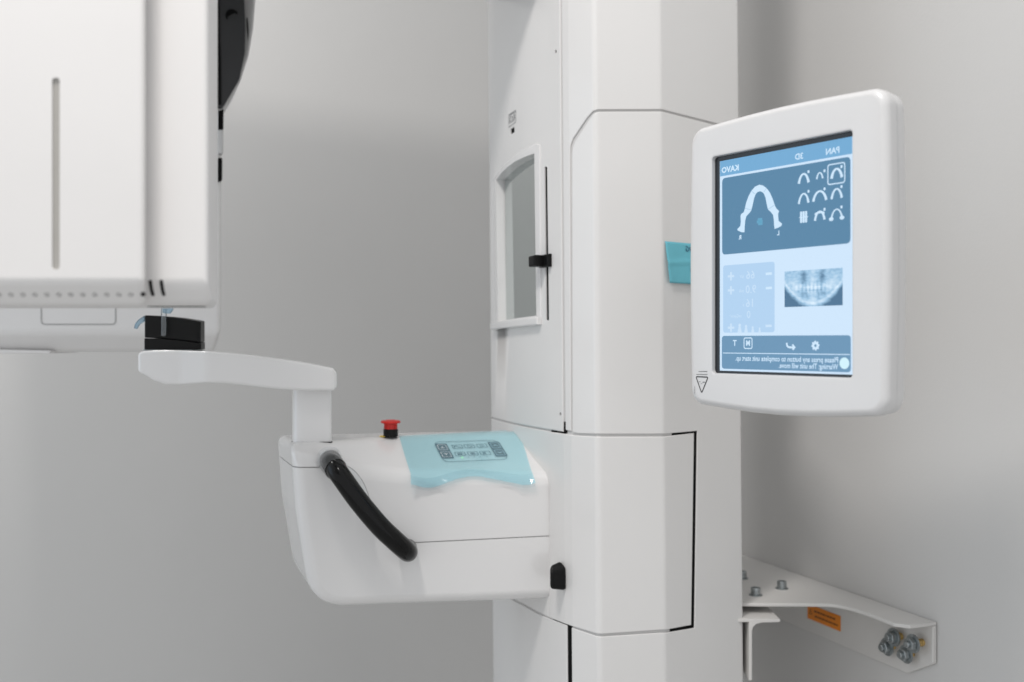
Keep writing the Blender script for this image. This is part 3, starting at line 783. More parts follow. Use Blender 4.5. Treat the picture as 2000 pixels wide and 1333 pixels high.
def flank(name):
    fr = [(-.50, .774), (P2(287, .774).x, .774), (P2(312, .771).x, .771), (P2(345, .767).x, .767), (P2(380, .765).x, .765), (P2(408, .762).x, .762)]
    bk = [(P2(426, .86).x, .86), (-.50, .86)]
    bm = bmesh.new(); zf_ = CZ - (558 - 666.5) / F * .768; zb_ = CZ - (596.5 - 666.5) / F * .78
    def ring(z, k): return [bm.verts.new((x, y + k, z)) for x, y in fr] + [bm.verts.new((x, y, z)) for x, y in bk]
    rs = [ring(zt2, 0), ring(zf_, 0), ring(zb_, .013)]; n = len(rs[0])
    for a, b in zip(rs, rs[1:]):
        for i_ in range(n): bm.faces.new((a[i_], a[(i_ + 1) % n], b[(i_ + 1) % n], b[i_]))
    bm.faces.new(rs[0][::-1]); bm.faces.new(rs[2])
    return mkobj(name, bm, 'satin', rot, bev=.0065, seg=5)
hs = flank('sensor_housing')
cvr = body('front_cover', -.49, P2(283, .75).x, .75, .790, CZ - (552 - 666.5) / F * .75, CZ - (597.5 - 666.5) / F * .766, .016, 'satin', rot, .0045, seg=4, xb=P2(286, .790).x)
# long slot in the cover
def slot_solid(px, y0, y1, wpx, d, dep0, dep1):
    a = W(px, y0, d); b = W(px, y1, d); hw = wpx / 2 / F * d
    pr = rpoly([(a.x - hw, b.z), (a.x + hw, b.z), (a.x + hw, a.z), (a.x - hw, a.z)], hw * .98, 8)
    bm = bmesh.new(); prism(bm, [Vector((p.x, d + dep0, p.y)) for p in pr], [Vector((p.x, d + dep1, p.y)) for p in pr]); return bm
sc_ = mkobj('c', slot_solid(109, 152, 527, 15, .75, -.02, .0022), 'white', None, smooth=False, wn=False)
cut(cvr, [(sc_, 'DIFFERENCE')]); kill(sc_)
mkobj('slot_insert', slot_solid(109, 152, 527, 14.6, .75, .0016, .004), 'slotgrey', cvr)
for px in (299, 322.5):
    plug = mkobj('slot_liner', slot_solid(px, 548, 579, 8.5, .78, -.04, .020), 'gap', hs, smooth=False)
    c_ = mkobj('c', slot_solid(px, 548, 579, 8.5, .78, -.05, .030), 'white', None, smooth=False, wn=False)
    cut(plug, [(hs, 'INTERSECT')]); plug.data.transform(Matrix.Translation((0, .0012, 0)))
    cut(hs, [(c_, 'DIFFERENCE')]); kill(c_)
# vent holes along the cover's lower chamfer
ch0 = Vector((0, .75, CZ - (552 - 666.5) / F * .75)); ch1 = Vector((0, .766, CZ - (597.5 - 666.5) / F * .766)); cn = Vector((0, -(ch0.z - ch1.z), -.016)).normalized()
vm = None
for k in range(22):
    px = 279 - k * 23.4; t = .52; pc = ch0.lerp(ch1, t); p = Vector(((px - 1000) / F * pc.y, pc.y, pc.z))
    if vm is None:
        bm = bmesh.new(); lathe(bm, Vector((0, 0, 0)), cn, [(.0017, -.001), (.0017, .0002), (.0014, .0002), (.0012, -.0009)], 14)
        vo = mkobj('vent_hole', bm, 'gap', cvr, wn=False); vm = vo.data; vo.location = p
    else:
        vo = bpy.data.objects.new('vent_hole', vm); COL.objects.link(vo); vo.parent = cvr; vo.location = p
bm = bmesh.new(); frame_box(bm, Vector((0, .80, CZ - (597.5 - 666.5) / F * .80)), X, Y, Z, P2(286, .8).x, P2(395, .8).x, .0, .012, -.0008, .003); mkobj('base_plate', bm, 'charcoal', hs, bev=.0006)
# far housing
D2 = 1.50
xr2 = P2(434, D2).x
fh = body('tube_housing', -.80, xr2, D2, D2 + .15, CZ - (652 - 666.5) / F * D2, CZ - (688 - 666.5) / F * (D2 + .03), .03, 'satin', rot, .009, xb=xr2 - .09, seg=5)
FF = Flat(Vector((0, D2, CZ)), X, Z, Vector((0, -1, 0)))
def fxy(px, py, d=D2): return ((px - 1000) / F * d, -(py - 666.5) / F * d)
a_, b_ = fxy(80, 545), fxy(227, 635)
bm = bmesh.new(); FF.ring(bm, rr(a_[0], b_[0], b_[1], a_[1], .007), .0014, .0006); flatobj('hatch_outline', bm, 'hatchline', fh)
bm = bmesh.new(); pz = [(-60, 682), (98, 685), (98, 691), (-60, 691)]
prism(bm, [W(x_, y_, D2 + .012) for x_, y_ in pz], [W(x_, y_, D2 + .012) + Vector((0, .1, 0)) for x_, y_ in pz]); mkobj('lower_lip', bm, 'satin', fh, bev=.002)
def slab(name, pts, d, th, m, parent, bev=.004, lean=None):
    lean = -.38 * th if lean is None else lean
    bm = bmesh.new(); a = [W(x_, y_, d) for x_, y_ in pts]; prism(bm, a, [v + Vector((lean, th, 0)) for v in a]); return mkobj(name, bm, m, parent, bev=bev, seg=4)
slab('grey_shell', rpoly([(400, -320), (498, -320), (499, 0), (495, 55), (486, 108), (470, 158), (438, 212), (425, 216), (400, 216)], 12), D2 - .02, .12, 'pale', rot)
bk = slab('black_shroud', rpoly([(405, -320), (470, -320), (477, -20), (479.5, 60), (478, 105), (468, 155), (436, 209), (405, 209)], 8), D2 - .034, .05, 'charcoal', rot, .006)
slab('black_seam', [(418, -300), (424, -300), (429, 60), (431, 120), (432, 205), (418, 205)], D2 - .0355, .02, 'gap', bk, .001)
bm = bmesh.new(); lathe(bm, W(453, 31.5, D2 - .034), Vector((.3, -1, -.6)), [(.009, -.003), (.009, .0006), (.007, .0006), (.006, -.001)], 24); mkobj('shroud_hole', bm, 'gap', bk)
slab('shell_slot', [(481.5, 36), (483.5, 34), (486, 60), (485, 80), (482, 52)], D2 - .0212, .004, 'gap', rot, .0003)
slab('neck', [(425, 205), (437, 205), (436, 300), (425, 300)], D2 - .012, .05, 'pale', rot, .002)
slab('black_catch', [(426, 214), (437, 211), (436.5, 253), (426, 254)], D2 - .014, .03, 'gap', rot, .001)
slab('black_catch', [(426, 308), (434.5, 309), (434, 352), (426, 353)], D2 - .014, .03, 'gap', rot, .001)
# cross arm over the top joining both housings, and the carrying beam from the column
bm = bmesh.new(); frame_box(bm, Vector((-.42, 1.2, CZ + .53)), X, Y, Z, -.20, .16, -.44, .33, .0, .22); mkobj('cross_arm', bm, 'satin', rot, bev=.03)
bm = bmesh.new(); pl_ = [L(.015, -.02, 0), L(.015, .165, 0), L(.62, .165, 0), L(.62, -.02, 0)]
prism(bm, [Vector((p.x, p.y, CZ + .475)) for p in pl_], [Vector((p.x, p.y, CZ + .88)) for p in pl_]); mkobj('carrying_beam', bm, 'satin', column, bev=.012)

# ================================================================ touch display
disp = empty('touch_display', (.30, 1.0, CZ - .069), 'white touch screen display showing a jaw diagram, mounted right of the column', 'display')
SO = Vector((.2109, 1.039, CZ)); U = Vector((.0913, -.126, 0)).normalized(); SN = Vector((U.y, -U.x, 0))
if SN.y > 0: SN = -SN
def scr(px, py):
    o = Vector((0, 0, CZ)); dr = W(px, py, 1) - o; t = SN.dot(SO - o) / SN.dot(dr); p = o + dr * t - SO; return p.dot(U), p.z
FRONT = .0045      # housing face stands this far in front of the screen
def SP(u, z, h): return SO + U * u + Z * z + SN * h
def outer(gx=0):
    nE = 6
    x0, x1, zt, zb = -.0385 + gx, .1945 - gx, .2205 - gx, -.066 + gx
    r = .017 - gx * .6; out = []
    def arc_(cx, cz, a0):
        for k in range(9): a = a0 + k / 8 * math.pi / 2; out.append(Vector((cx + r * math.cos(a), cz + r * math.sin(a))))
    arc_(x1 - r, zt - r, 0)
    for k in range(1, nE): t = k / nE; out.append(Vector((x1 - r + (x0 - x1 + 2 * r) * t, zt + .003 * math.sin(math.pi * t))))
    arc_(x0 + r, zt - r, math.pi / 2)
    for k in range(1, nE): t = k / nE; out.append(Vector((x0 - .002 * math.sin(math.pi * t), zt - r + (zb - zt + 2 * r) * t)))
    arc_(x0 + r, zb + r, math.pi)
    for k in range(1, nE): t = k / nE; out.append(Vector((x0 + r + (x1 - x0 - 2 * r) * t, zb - .005 * math.sin(math.pi * t))))
    arc_(x1 - r, zb + r, 1.5 * math.pi)
    for k in range(1, nE): t = k / nE; out.append(Vector((x1 + .002 * math.sin(math.pi * t), zb + r + (zt - zb - 2 * r) * t)))
    return out
def inner_ring(g):
    nE = 6; x0, x1, zt, zb = -.0070 - g, .1556 + .0040 + g, .1872 + g, -.0325 - g; r = .0035 + g; out = []
    def arc_(cx, cz, a0):
        for k in range(9): a = a0 + k / 8 * math.pi / 2; out.append(Vector((cx + r * math.cos(a), cz + r * math.sin(a))))
    arc_(x1 - r, zt - r, 0)
    for k in range(1, nE): out.append(Vector((x1 - r + (x0 - x1 + 2 * r) * k / nE, zt)))
    arc_(x0 + r, zt - r, math.pi / 2)
    for k in range(1, nE): out.append(Vector((x0, zt - r + (zb - zt + 2 * r) * k / nE)))
    arc_(x0 + r, zb + r, math.pi)
    for k in range(1, nE): out.append(Vector((x0 + r + (x1 - x0 - 2 * r) * k / nE, zb)))
    arc_(x1 - r, zb + r, 1.5 * math.pi)
    for k in range(1, nE): out.append(Vector((x1, zb + r + (zt - zb - 2 * r) * k / nE)))
    return out
def ringmesh(name, rings, m, parent, cap0=False, cap1=False, **k):
    bm = bmesh.new(); vr = [[bm.verts.new(SP(p.x, p.y, h)) for p in r] for r, h in rings]; n = len(vr[0])
    for a, b in zip(vr, vr[1:]):
        for i in range(n): bm.faces.new((a[i], a[(i + 1) % n], b[(i + 1) % n], b[i]))
    if cap0: bm.faces.new(vr[0])
    if cap1: bm.faces.new(vr[-1][::-1])
    return mkobj(name, bm, m, parent, **k)
ri = [(inner_ring(0), -.0010), (inner_ring(0), FRONT - .0022), (inner_ring(.0004), FRONT - .0008), (inner_ring(.0022), FRONT)]
ro = [(outer(.0070), FRONT + .0002)] + [(outer(.0070 * (1 - math.sin(a))), FRONT - .0070 * (1 - math.cos(a))) for a in [k / 5 * math.pi / 2 for k in range(1, 6)]]
ringmesh('bezel', ri + ro + [(outer(0), -.0100), (outer(.0006), -.0106), (outer(.006), -.0106)], 'display', disp, ang=50)
ringmesh('back_shell', [(outer(.0016), -.0118), (outer(.0010), -.0124), (outer(.0012), -.0225), (outer(.0035), -.0268), (outer(.009), -.0292), (outer(.03), -.0300)], 'display', disp, cap0=True, cap1=True, ang=50)
ringmesh('joint_groove', [(outer(.0028), -.0104), (outer(.0028), -.0120)], 'inner', disp)
# supporting arm behind the display, fixed to the column
bm = bmesh.new(); c0 = SP(.07, .06, -.029); c1 = Vector((.262, 1.300, CZ + .06)); dv = (c1 - c0).normalized(); sv = dv.cross(Z).normalized()
frame_box(bm, c0, dv, sv, Z, 0, (c1 - c0).length, -.02, .02, -.03, .03); mkobj('support_arm', bm, 'satin', disp, bev=.006)
FS = Flat(SO, U, Z, SN)
bm = bmesh.new(); FS.poly(bm, [(-.0078, -.0343), (.1604, -.0343), (.1604, .1912), (-.0078, .1912)], -.0006); flatobj('screen_border', bm, 'frame_black', disp)
SW, ST, SBt = .1570, .1822, -.0300
bm = bmesh.new(); frame_box(bm, SO, U, Z, SN, 0, SW, SBt, ST, -.0005, 0); screen = flatobj('screen', bm, 's_bg', disp)
H1, H2, H3 = .00012, .00024, .00036
def sobj(name, bm, m): return flatobj(name, bm, m, screen)
hd = scr(1407, 349)[1]
bm = bmesh.new(); FS.poly(bm, [(0.0004, .1668), (SW, .1668), (SW, ST), (.0004, ST)], H1); sobj('header_bar', bm, 's_head')
bm = bmesh.new(); FS.poly(bm, rr(.0032, .1552, .0872, .1646, .0045), H1); sobj('diagram_panel', bm, 's_dark')
bm = bmesh.new(); FS.poly(bm, rr(.0045, .0700, .0084, .0762, .003), H1); sobj('values_panel', bm, 's_box')
bm = bmesh.new(); FS.poly(bm, rr(.0028, .1556, -.0280, .0052, .0035), H1); sobj('footer_panel', bm, 's_foot')
bm = bmesh.new(); FS.line(bm, [(.0045, -.0121), (.1545, -.0121)], .0008, H2); sobj('footer_rule', bm, 's_lite')
def stext(name, body_, px, py, size, m='s_lite', align='CENTER', bold=0, sx=1, h=H2):
    u, z = scr(px, py); bm = bmesh.new(); FS.text(bm, body_, u, z, size, h, True, align, bold, sx); return sobj(name, bm, m)
stext('lettering', 'PAN', 1626.5, 295.5, .0078, bold=.0002); stext('lettering', '3D', 1561, 306.5, .0078, bold=.0002)
stext('lettering', 'KAVO', 1426.5, 331, .0080, bold=.0003, sx=1.05)
stext('lettering', 'R', 1446, 464.5, .0058, bold=.0002); stext('lettering', 'L', 1520.5, 456, .0058, bold=.0002)
stext('lettering', 'T', 1435.3, 671, .0080, bold=.0002); stext('lettering', 'M', 1461.3, 671, .0070, bold=.0003)
def sx_text(body_, px0, px1, py, size):
    u0 = scr(px0, py)[0]; u1, z = scr(px1, py); vs, fs = text2d(body_, size, 'RIGHT', .00012)
    k = (u1 - u0) / (max(v.x for v in vs) - min(v.x for v in vs)); bm = bmesh.new()
    FS.text(bm, body_, u0, z, size, H2, True, 'RIGHT', .00012, k); sobj('lettering', bm, 's_lite')
sx_text('Please press any button to complete unit start up.', 1436.5, 1637, 704, .0070)
sx_text('Warning: The unit will move.', 1521, 1637, 717.5, .0070)
for body_, px, py, sz_ in (('66', 1466, 538, .0115), ('kV', 1449, 541, .0045), ('9.0', 1467, 566, .0115), ('mA', 1448.5, 569, .0045), ('16', 1465.5, 593, .0115), ('s', 1452.5, 596, .0045), ('0', 1462.5, 615.5, .0105), ('mGycm\u00b2', 1437, 618, .0045)):
    stext('lettering', body_, px, py, sz_, 's_faint')
for px, py in ((1428, 540), (1428, 567.5), (1428, 640.5)):
    u, z = scr(px, py); bm = bmesh.new(); t_, l_ = .0011, .0042
    FS.poly(bm, [(u - l_, z - t_), (u - t_, z - t_), (u - t_, z - l_), (u + t_, z - l_), (u + t_, z - t_), (u + l_, z - t_), (u + l_, z + t_), (u + t_, z + t_), (u + t_, z + l_), (u - t_, z + l_), (u - t_, z + t_), (u - l_, z + t_)], H2); sobj('plus_sign', bm, 's_faint')
for px, py in ((1502, 535), (1502, 563), (1501.5, 637)):
    u, z = scr(px, py); bm = bmesh.new(); FS.poly(bm, [(u - .0038, z - .0012), (u + .0038, z - .0012), (u + .0038, z + .0012), (u - .0038, z + .0012)], H2); sobj('minus_sign', bm, 's_lite' if py < 600 else 's_faint')
for i, px in enumerate((1445, 1457.5, 1470.5, 1484)):
    u, z = scr(px, 640.5); s_ = .0052 - .0007 * i; bm = bmesh.new()
    FS.poly(bm, [(u - s_ * .55, z - .0052), (u + s_ * .55, z - .0052), (u + s_ * .28, z - .0052 + s_ * 1.15), (u - s_ * .28, z - .0052 + s_ * 1.15)], H2)
    FS.poly(bm, [(u + s_ * .34 * math.cos(k * math.pi / 5), z - .0052 + s_ * 1.45 + s_ * .34 * math.sin(k * math.pi / 5)) for k in range(10)], H2); sobj('patient_icon', bm, 's_faint')
# big jaw arch: centre line measured on the picture
def z2(X_, Y_): return scr(1390 + X_ / 5.555, 260 + Y_ / 5.555)
outl = [(520, 562), (560, 572), (598, 600), (635, 650), (665, 720), (685, 780), (700, 815), (733, 850), (722, 880), (728, 955), (765, 985), (758, 1010), (720, 1030), (685, 1042), (678, 1000), (676, 945), (668, 890), (640, 855), (612, 830), (600, 780), (585, 700), (568, 660), (548, 640), (525, 634), (500, 642), (480, 662), (462, 710), (450, 770), (432, 840), (415, 865), (378, 905), (366, 950), (360, 1020), (358, 1078), (325, 1078), (283, 1058), (280, 1045), (312, 1010), (318, 960), (314, 905), (322, 880), (350, 860), (362, 820), (375, 760), (400, 690), (432, 630), (470, 585)]
bm = bmesh.new(); FS.poly(bm, [z2(*p) for p in outl], H2); bmesh.ops.triangulate(bm, faces=bm.faces[:]); sobj('jaw_diagram', bm, 's_lite')
for a, b in (((432, 630), (470, 662)), ((598, 600), (565, 645)), ((362, 820), (432, 835)), ((690, 780), (612, 830))):
    bm = bmesh.new(); FS.line(bm, [z2(*a), z2(*b)], .0006, H3); sobj('jaw_joint', bm, 's_line')
for p in ((525, 940), (530, 960), (515, 965), (530, 985)):
    bm = bmesh.new(); u, z = z2(*p); FS.poly(bm, rr(u - .0028, u + .0028, z - .0014, z + .0014, .0006), H2); sobj('spine_mark', bm, 's_teal')
def arch_icon(X_, Y_, wd_, ht, wt, kind):
    bm = bmesh.new(); pt = []
    for k in range(15):
        t = -1 + 2 * k / 14; sg = 1 if t > 0 else -1; x_ = sg * (1 - (1 - abs(t)) ** 1.35); pt.append(z2(X_ + x_ * wd_, Y_ - ht * (1 - abs(t) ** 1.9) + ht * .5 - x_ * wd_ * .14))
    pt2 = pt
    lw = wt
    FS.line(bm, pt2, lambda t: lw * (.75 + .5 * abs(2 * t - 1)), H2)
    if kind == 'feet':
        for e in (pt[0], pt[-1]): FS.poly(bm, [(e[0] + .0026 * math.cos(k * math.pi / 5), e[1] + .0018 * math.sin(k * math.pi / 5)) for k in range(10)], H3)
    if kind == 'bar': FS.line(bm, [z2(X_ - wd_, Y_ - ht * .12), z2(X_ - wd_ * .3, Y_ - ht * .38), z2(X_ + wd_ * .3, Y_ - ht * .44), z2(X_ + wd_, Y_ - ht * .30)], .0022, H3)
    if kind == 'wavy': FS.line(bm, [pt[0], (pt[0][0] + .001, pt[0][1] + .004), (pt[1][0], pt[1][1] + .001)], .002, H3); FS.line(bm, [pt[-1], (pt[-1][0] - .001, pt[-1][1] + .004)], .0022, H3)
    u, z = z2(X_ + 52, Y_ - ht * .62 - 12); FS.poly(bm, rr(u - .0011, u + .0011, z - .0013, z + .0013, .0007), H2)
    sobj('arch_icon', bm, 's_lite')
for a in ((1000, 495, 52, 100, .0022, ''), (1174, 465, 32, 66, .0014, ''), (1358, 440, 56, 100, .0024, ''), (1000, 712, 52, 105, .0019, 'wavy'), (1174, 685, 70, 105, .0022, ''), (1358, 660, 55, 105, .0020, ''), (1174, 900, 52, 95, .0020, 'bar'), (1358, 878, 58, 100, .0015, 'feet')): arch_icon(*a)
bm = bmesh.new()
for cx in range(3):
    for cy in range(2):
        u, z = z2(972 + cx * 27, 890 + cy * 52 - cx * 3); FS.poly(bm, rr(u - .0012, u + .0012, z - .0031, z + .0031, .0007), H2)
u, z = z2(1000, 915); FS.line(bm, [(u - .005, z), (u + .005, z)], .0008, H3); sobj('teeth_icon', bm, 's_lite')
c = z2(1358, 438); bm = bmesh.new(); FS.ring(bm, rr(c[0] - .0100, c[0] + .0092, c[1] - .0098, c[1] + .0092, .0030), .0011, H3); sobj('selection_frame', bm, 's_lite')
c = scr(1461.3, 671); bm = bmesh.new(); FS.ring(bm, rr(c[0] - .0056, c[0] + .0056, c[1] - .0056, c[1] + .0058, .0024), .0010, H2); sobj('selection_frame', bm, 's_lite')
bm = bmesh.new(); FS.line(bm, catmull([Vector(scr(*p)) for p in ((1537, 670), (1537.5, 675), (1541, 678.5), (1551, 679))], 5), .0019, H2); FS.line(bm, [scr(1548, 673.5), scr(1553, 679), scr(1548.5, 683.5)], .0019, H3); sobj('return_arrow', bm, 's_lite')
c = scr(1593, 675.5); bm = bmesh.new(); gp = []
for k in range(32): r_ = .0047 if (k // 2) % 2 == 0 else .0037; a = 2 * math.pi * k / 32; gp.append((c[0] + r_ * math.cos(a), c[1] + r_ * math.sin(a)))
FS.ring(bm, gp, .0024, H2); sobj('gear_icon', bm, 's_lite')
c = scr(1649.5, 710); bm = bmesh.new(); FS.poly(bm, [(c[0] + .0052 * math.cos(k * math.pi / 14), c[1] + .0052 * math.sin(k * math.pi / 14)) for k in range(28)], H2); sobj('status_dot', bm, emis('screen_bright_ink', s2l(208, 240, 250)))
bm = bmesh.new(); a0, a1 = scr(1532.5, 598)[0], scr(1646, 597)[0]; zb0, zt0 = scr(1590, 598.5)[1], scr(1590, 527)[1]
f_ = bm.faces.new([bm.verts.new(SP(u, z, H1)) for u, z in ((a0, zb0), (a1, zb0), (a1, zt0), (a0, zt0))]); uvl = bm.loops.layers.uv.new('UVMap')
for l_, c_ in zip(f_.loops, ((0, 0), (1, 0), (1, 1), (0, 1))): l_[uvl].uv = c_
flatobj('radiograph_image', bm, 'xray', screen)
# printed triangle mark on the lower corner of the bezel
FB = Flat(SP(0, 0, FRONT + .00035), U, Z, SN)
def bz(px, py):
    o = Vector((0, 0, CZ)); dr = W(px, py, 1) - o; p0 = SP(0, 0, FRONT); t = SN.dot(p0 - o) / SN.dot(dr); p = o + dr * t - p0; return p.dot(U), p.z
bm = bmesh.new(); FB.ring(bm, rpoly([bz(1358.5, 735), bz(1384.5, 736), bz(1370.8, 770.5)], .0018, 5), .0011, 0); tri = flatobj('triangle_mark', bm, 'ink', disp)
bm = bmesh.new()
for (xa, xb, yy, hh) in ((1372.5, 1377, 746, 3), (1365.5, 1368.5, 745.5, 1.5), (1369, 1372, 749, 1.2)):
    FB.poly(bm, [bz(xa, yy), bz(xb, yy), bz(xb, yy + hh * .6), bz(xa, yy + hh * .6)], 0)
for (xa, xb, yy) in ((1365, 1382, 725.3), (1360.5, 1382, 731)):
    x = xa
    while x < xb - .8:
        l_ = random.uniform(1, 2.6); FB.poly(bm, [bz(x, yy), bz(min(xb, x + l_), yy), bz(min(xb, x + l_), yy + 1.3), bz(x, yy + 1.3)], 0); x += l_ + .35
FB.poly(bm, [bz(1357, 755), bz(1357.8, 755), bz(1357.8, 769), bz(1357, 769)], 0)
flatobj('mark_print', bm, 'greyink', tri)

# ================================================================ sticky note on the column
ns0, ns1 = CV.sz(1298.5, 520)[0], CV.sz(1388, 520)[0]
nz_t, nz_b = zS(1300, 472), zS(1300, 553)
bm = bmesh.new(); g = []; nu, nv = 20, 20
for j in range(nv + 1):
    row = []
    for i in range(nu + 1):
        u, v = i / nu, j / nv; s_ = ns0 + (ns1 - ns0) * u + .0045 * v * (1 - u) - .0012 * (1 - u) * math.sin(v * math.pi)
        lift = .0008 + .0035 * v ** 2 * (.35 + .65 * u) + .0025 * (1 - u) ** 3 * math.sin(v * 2.4) + .0011 * math.exp(-((v - .52 + .12 * u) / .045) ** 2)
        row.append(bm.verts.new(CV.w(s_, nz_t + (nz_b - nz_t) * v, -lift)))
    g.append(row)
for j in range(nv):
    for i in range(nu): bm.faces.new((g[j][i], g[j + 1][i], g[j + 1][i + 1], g[j][i + 1]))
so = mkobj('sticky_note', bm, 'note', None, wn=False, ang=180)
md = so.modifiers.new('s', 'SOLIDIFY'); md.thickness = .0003
tag(so, 'creased blue paper note stuck on the column, half behind the display', 'sticky note')
def note_text(body_, px, py, size):
    s_, z = CV.sz(px, py); vs, fs = text2d(body_, size, 'CENTER', .0001); bm = bmesh.new(); bv = []
    for v in vs:
        ss = s_ - v.x; zz = z + v.y + v.x * .15; u = (ss - ns0) / (ns1 - ns0); vv = (nz_t - zz) / (nz_t - nz_b)
        lift = .0008 + .0035 * vv ** 2 * (.35 + .65 * u) + .0025 * max(0, 1 - u) ** 3 * math.sin(vv * 2.4) + .0011 * math.exp(-((vv - .52 + .12 * u) / .045) ** 2)
        bv.append(bm.verts.new(CV.w(ss, zz, -lift - .0007)))
    for f in fs: bm.faces.new([bv[i] for i in f])
    flatobj('handwriting', bm, 'pen', so)
note_text('OPG', 1347, 489.5, .0092); note_text('e', 1347.5, 527, .0100)

# ================================================================ wall bracket
ZBk = -.340
brk = empty('wall_bracket', Vector((*wa, CZ + ZBk - .07)), 'white steel wall bracket with orange sticker and bolts, below the display', 'bracket')
def wp(px, off=0):
    r_ = (px - 1000) / F; a = wa + wn_ * off; k = (r_ * a.y - a.x) / (wd.x - r_ * wd.y); return a + wd * k
def wpd(k, off=0): return wa + wd * k + wn_ * off
kend = (wp(1831) - wa).dot(wd)
pl = [(.255, 1.345), (.300, 1.328), (.395, 1.326), (.4215, 1.318), (.4425, 1.285), (.4600, 1.234)]
pe = wpd(kend, .040); pe2 = wpd(kend, .001); pw = wpd(-.10, .001)
poly = catmull([Vector(p) for p in pl], 5) + [Vector((.476, 1.225)), pe, pe2, pw, Vector((.24, 1.60))]
# keep the outline tidy near the wall end
bm = bmesh.new(); prism(bm, [Vector((p.x, p.y, CZ + ZBk)) for p in poly], [Vector((p.x, p.y, CZ + ZBk - .0045)) for p in poly]); mkobj('top_plate', bm, 'bracket', brk, bev=.0012, seg=2)
fl_ = rpoly([(-.10, ZBk - .0046), (kend, ZBk - .0046), (kend, ZBk - .050), (kend - .045, ZBk - .075), (-.10, ZBk - .075)], [0, 0, .004, .008, 0])
bm = bmesh.new(); prism(bm, [Vector((*wpd(p.x, .001), CZ + p.y)) for p in fl_], [Vector((*wpd(p.x, .007), CZ + p.y)) for p in fl_]); mkobj('wall_flange', bm, 'bracket', brk, bev=.0012, seg=2)
WN3 = Vector((*wn_, 0)); WD3 = Vector((*wd, 0))
def on_flange(px, py, off=.0072):
    p = wp(px, off); return Vector((p.x, p.y, CZ - (py - 666.5) / F * p.y))
# orange sticker
a, b = on_flange(1577.5, 1194), on_flange(1642, 1212.5)
zc_ = (a.z + b.z) / 2 - .002; FK = Flat(Vector((a.x, a.y, zc_)), WD3, Z, WN3); lw = (b - a).dot(WD3)
bm = bmesh.new(); frame_box(bm, Vector((a.x, a.y, zc_)), WD3, Z, WN3, 0, lw, -.0105, .0105, 0, .0004); stk = mkobj('warning_sticker', bm, 'sticker', brk, smooth=False, wn=False)
bm = bmesh.new()
for (t0, t1, zz) in ((.22, .78, .0035), (.24, .92, -.0035)):
    x = t0 * lw
    while x < t1 * lw:
        l_ = random.uniform(.002, .006); FK.poly(bm, [(x, zz - .0013), (x + l_, zz - .0013), (x + l_, zz + .0013), (x, zz + .0013)], .0007); x += l_ + .0012
FK.ring(bm, [(.05 * lw, -.003), (.15 * lw, -.003), (.10 * lw, .005)], .0009, .0007)
flatobj('sticker_print', bm, 'brownink', stk)
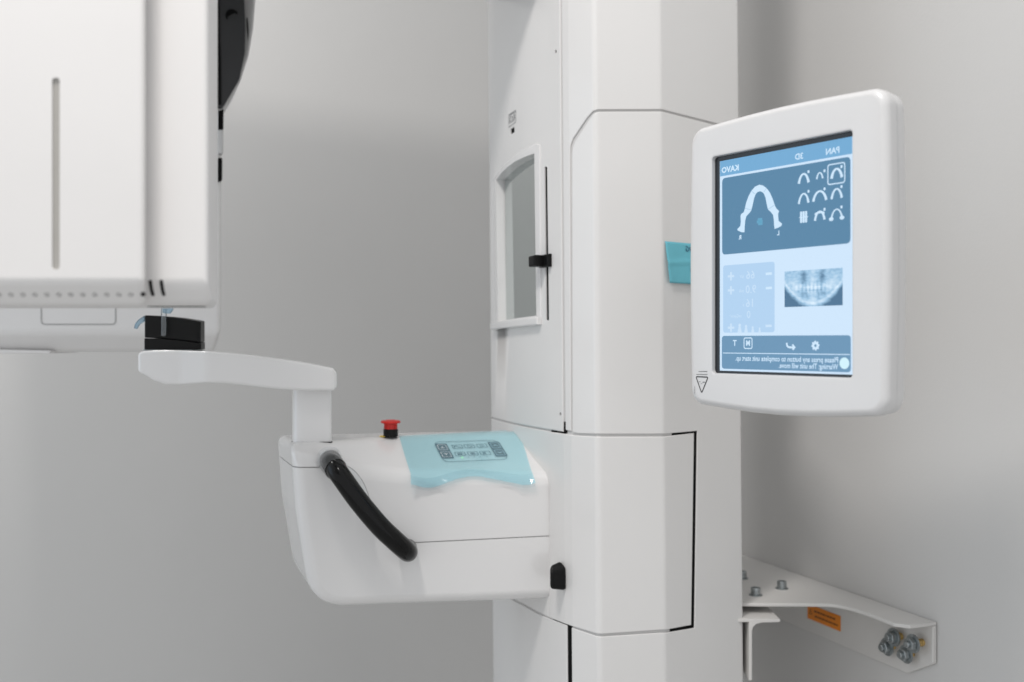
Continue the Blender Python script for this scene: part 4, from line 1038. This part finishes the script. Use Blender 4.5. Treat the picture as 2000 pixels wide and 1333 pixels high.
# four anchor bolts standing off the flange
def anchor(px, py, rot_, so_):
    base = on_flange(px, py); b0 = base
    def lt(name, prof, m, n=28, par=None):
        bm = bmesh.new(); lathe(bm, b0, WN3, prof, n); return sub(name, bm, m, par)
    bo = empty('anchor_bolt', b0); bo.parent = brk; bo.matrix_parent_inverse = Matrix.Translation(brk.location).inverted()
    bm = bmesh.new(); pr = [(.0042, -.001)]
    for k in range(5): pr += [(.0042, .0012 + k * so_ / 5), (.0048, .0018 + k * so_ / 5), (.0042, .0024 + k * so_ / 5)]
    pr += [(.0042, so_)]; lathe(bm, b0, WN3, pr, 20); sub('threaded_rod', bm, 'brass', bo)
    lt('washer', [(.0085, so_ - .003), (.0113, so_ - .003), (.0115, so_ - .0022), (.0113, so_ - .0014), (.008, so_ - .0013)], 'steel', 32, bo)
    bm = bmesh.new(); t = WN3.orthogonal().normalized(); u = WN3.cross(t)
    hx = [(t * math.cos(rot_ + k * math.pi / 3) + u * math.sin(rot_ + k * math.pi / 3)) for k in range(6)]
    prism(bm, [b0 + WN3 * (so_ - .0013) + v * .0084 for v in hx], [b0 + WN3 * (so_ + .0052) + v * .0080 for v in hx]); sub('hex_nut', bm, 'steel', bo, bev=.0007, seg=2)
    lt('rod_end', [(.0043, so_ + .004), (.0043, so_ + .0085), (.0036, so_ + .0092)], 'steel', 20, bo)
    return bo
for (px, py, r_, s_) in ((1760, 1243, .3, .014), (1745, 1262, .7, .012), (1802, 1255, .1, .017), (1782, 1276.5, .5, .012)): anchor(px, py, r_, s_)
# socket-head screws through the plate
def screw(px, py, hgt):
    d = -ZBk * F / (py - 666.5); p = W(px, py, d); p.z = CZ + ZBk
    bo = empty('plate_screw', p); bo.parent = brk; bo.matrix_parent_inverse = Matrix.Translation(brk.location).inverted()
    bm = bmesh.new(); lathe(bm, p, Z, [(.0088, -.0005), (.0088, .0012), (.0065, .0013)], 28); sub('washer', bm, 'steel', bo)
    bm = bmesh.new(); lathe(bm, p, Z, [(.0062, .0012), (.0064, .0022), (.0064, hgt - .001), (.0058, hgt), (.0034, hgt), (.0032, hgt - .004), (0, hgt - .004)], 28); sub('screw_head', bm, 'steel', bo)
    bm = bmesh.new(); t = [Vector((math.cos(k * math.pi / 3), math.sin(k * math.pi / 3), 0)) for k in range(6)]
    prism(bm, [p + v * .0068 - Z * .0062 for v in t], [p + v * .0068 - Z * .0125 for v in t]); sub('hex_nut', bm, 'steel', bo, bev=.0006, seg=2)
screw(1476, 1163, .0105); screw(1527, 1150, .0105); screw(1449, 1130, .0105)
# angle piece clamped under the plate at the column
za = ZBk - .0135
prof = [(.262, 0), (.3405, 0), (.3415, -.0018), (.3405, -.0040), (.318, -.0046), (.3105, -.0066), (.3066, -.0105), (.3052, -.016), (.3052, -.078), (.3012, -.078), (.3012, -.0040), (.262, -.0040)]
bm = bmesh.new(); prism(bm, [Vector((x, 1.302, CZ + za + z)) for x, z in prof], [Vector((x, 1.42, CZ + za + z)) for x, z in prof]); mkobj('angle_strip', bm, 'bracket', brk, bev=.0006, seg=2)

full_bm.free()
for o in list(bpy.data.objects):
    if o.name in ('c',) or o.name.startswith('c.'): bpy.data.objects.remove(o, do_unlink=True)
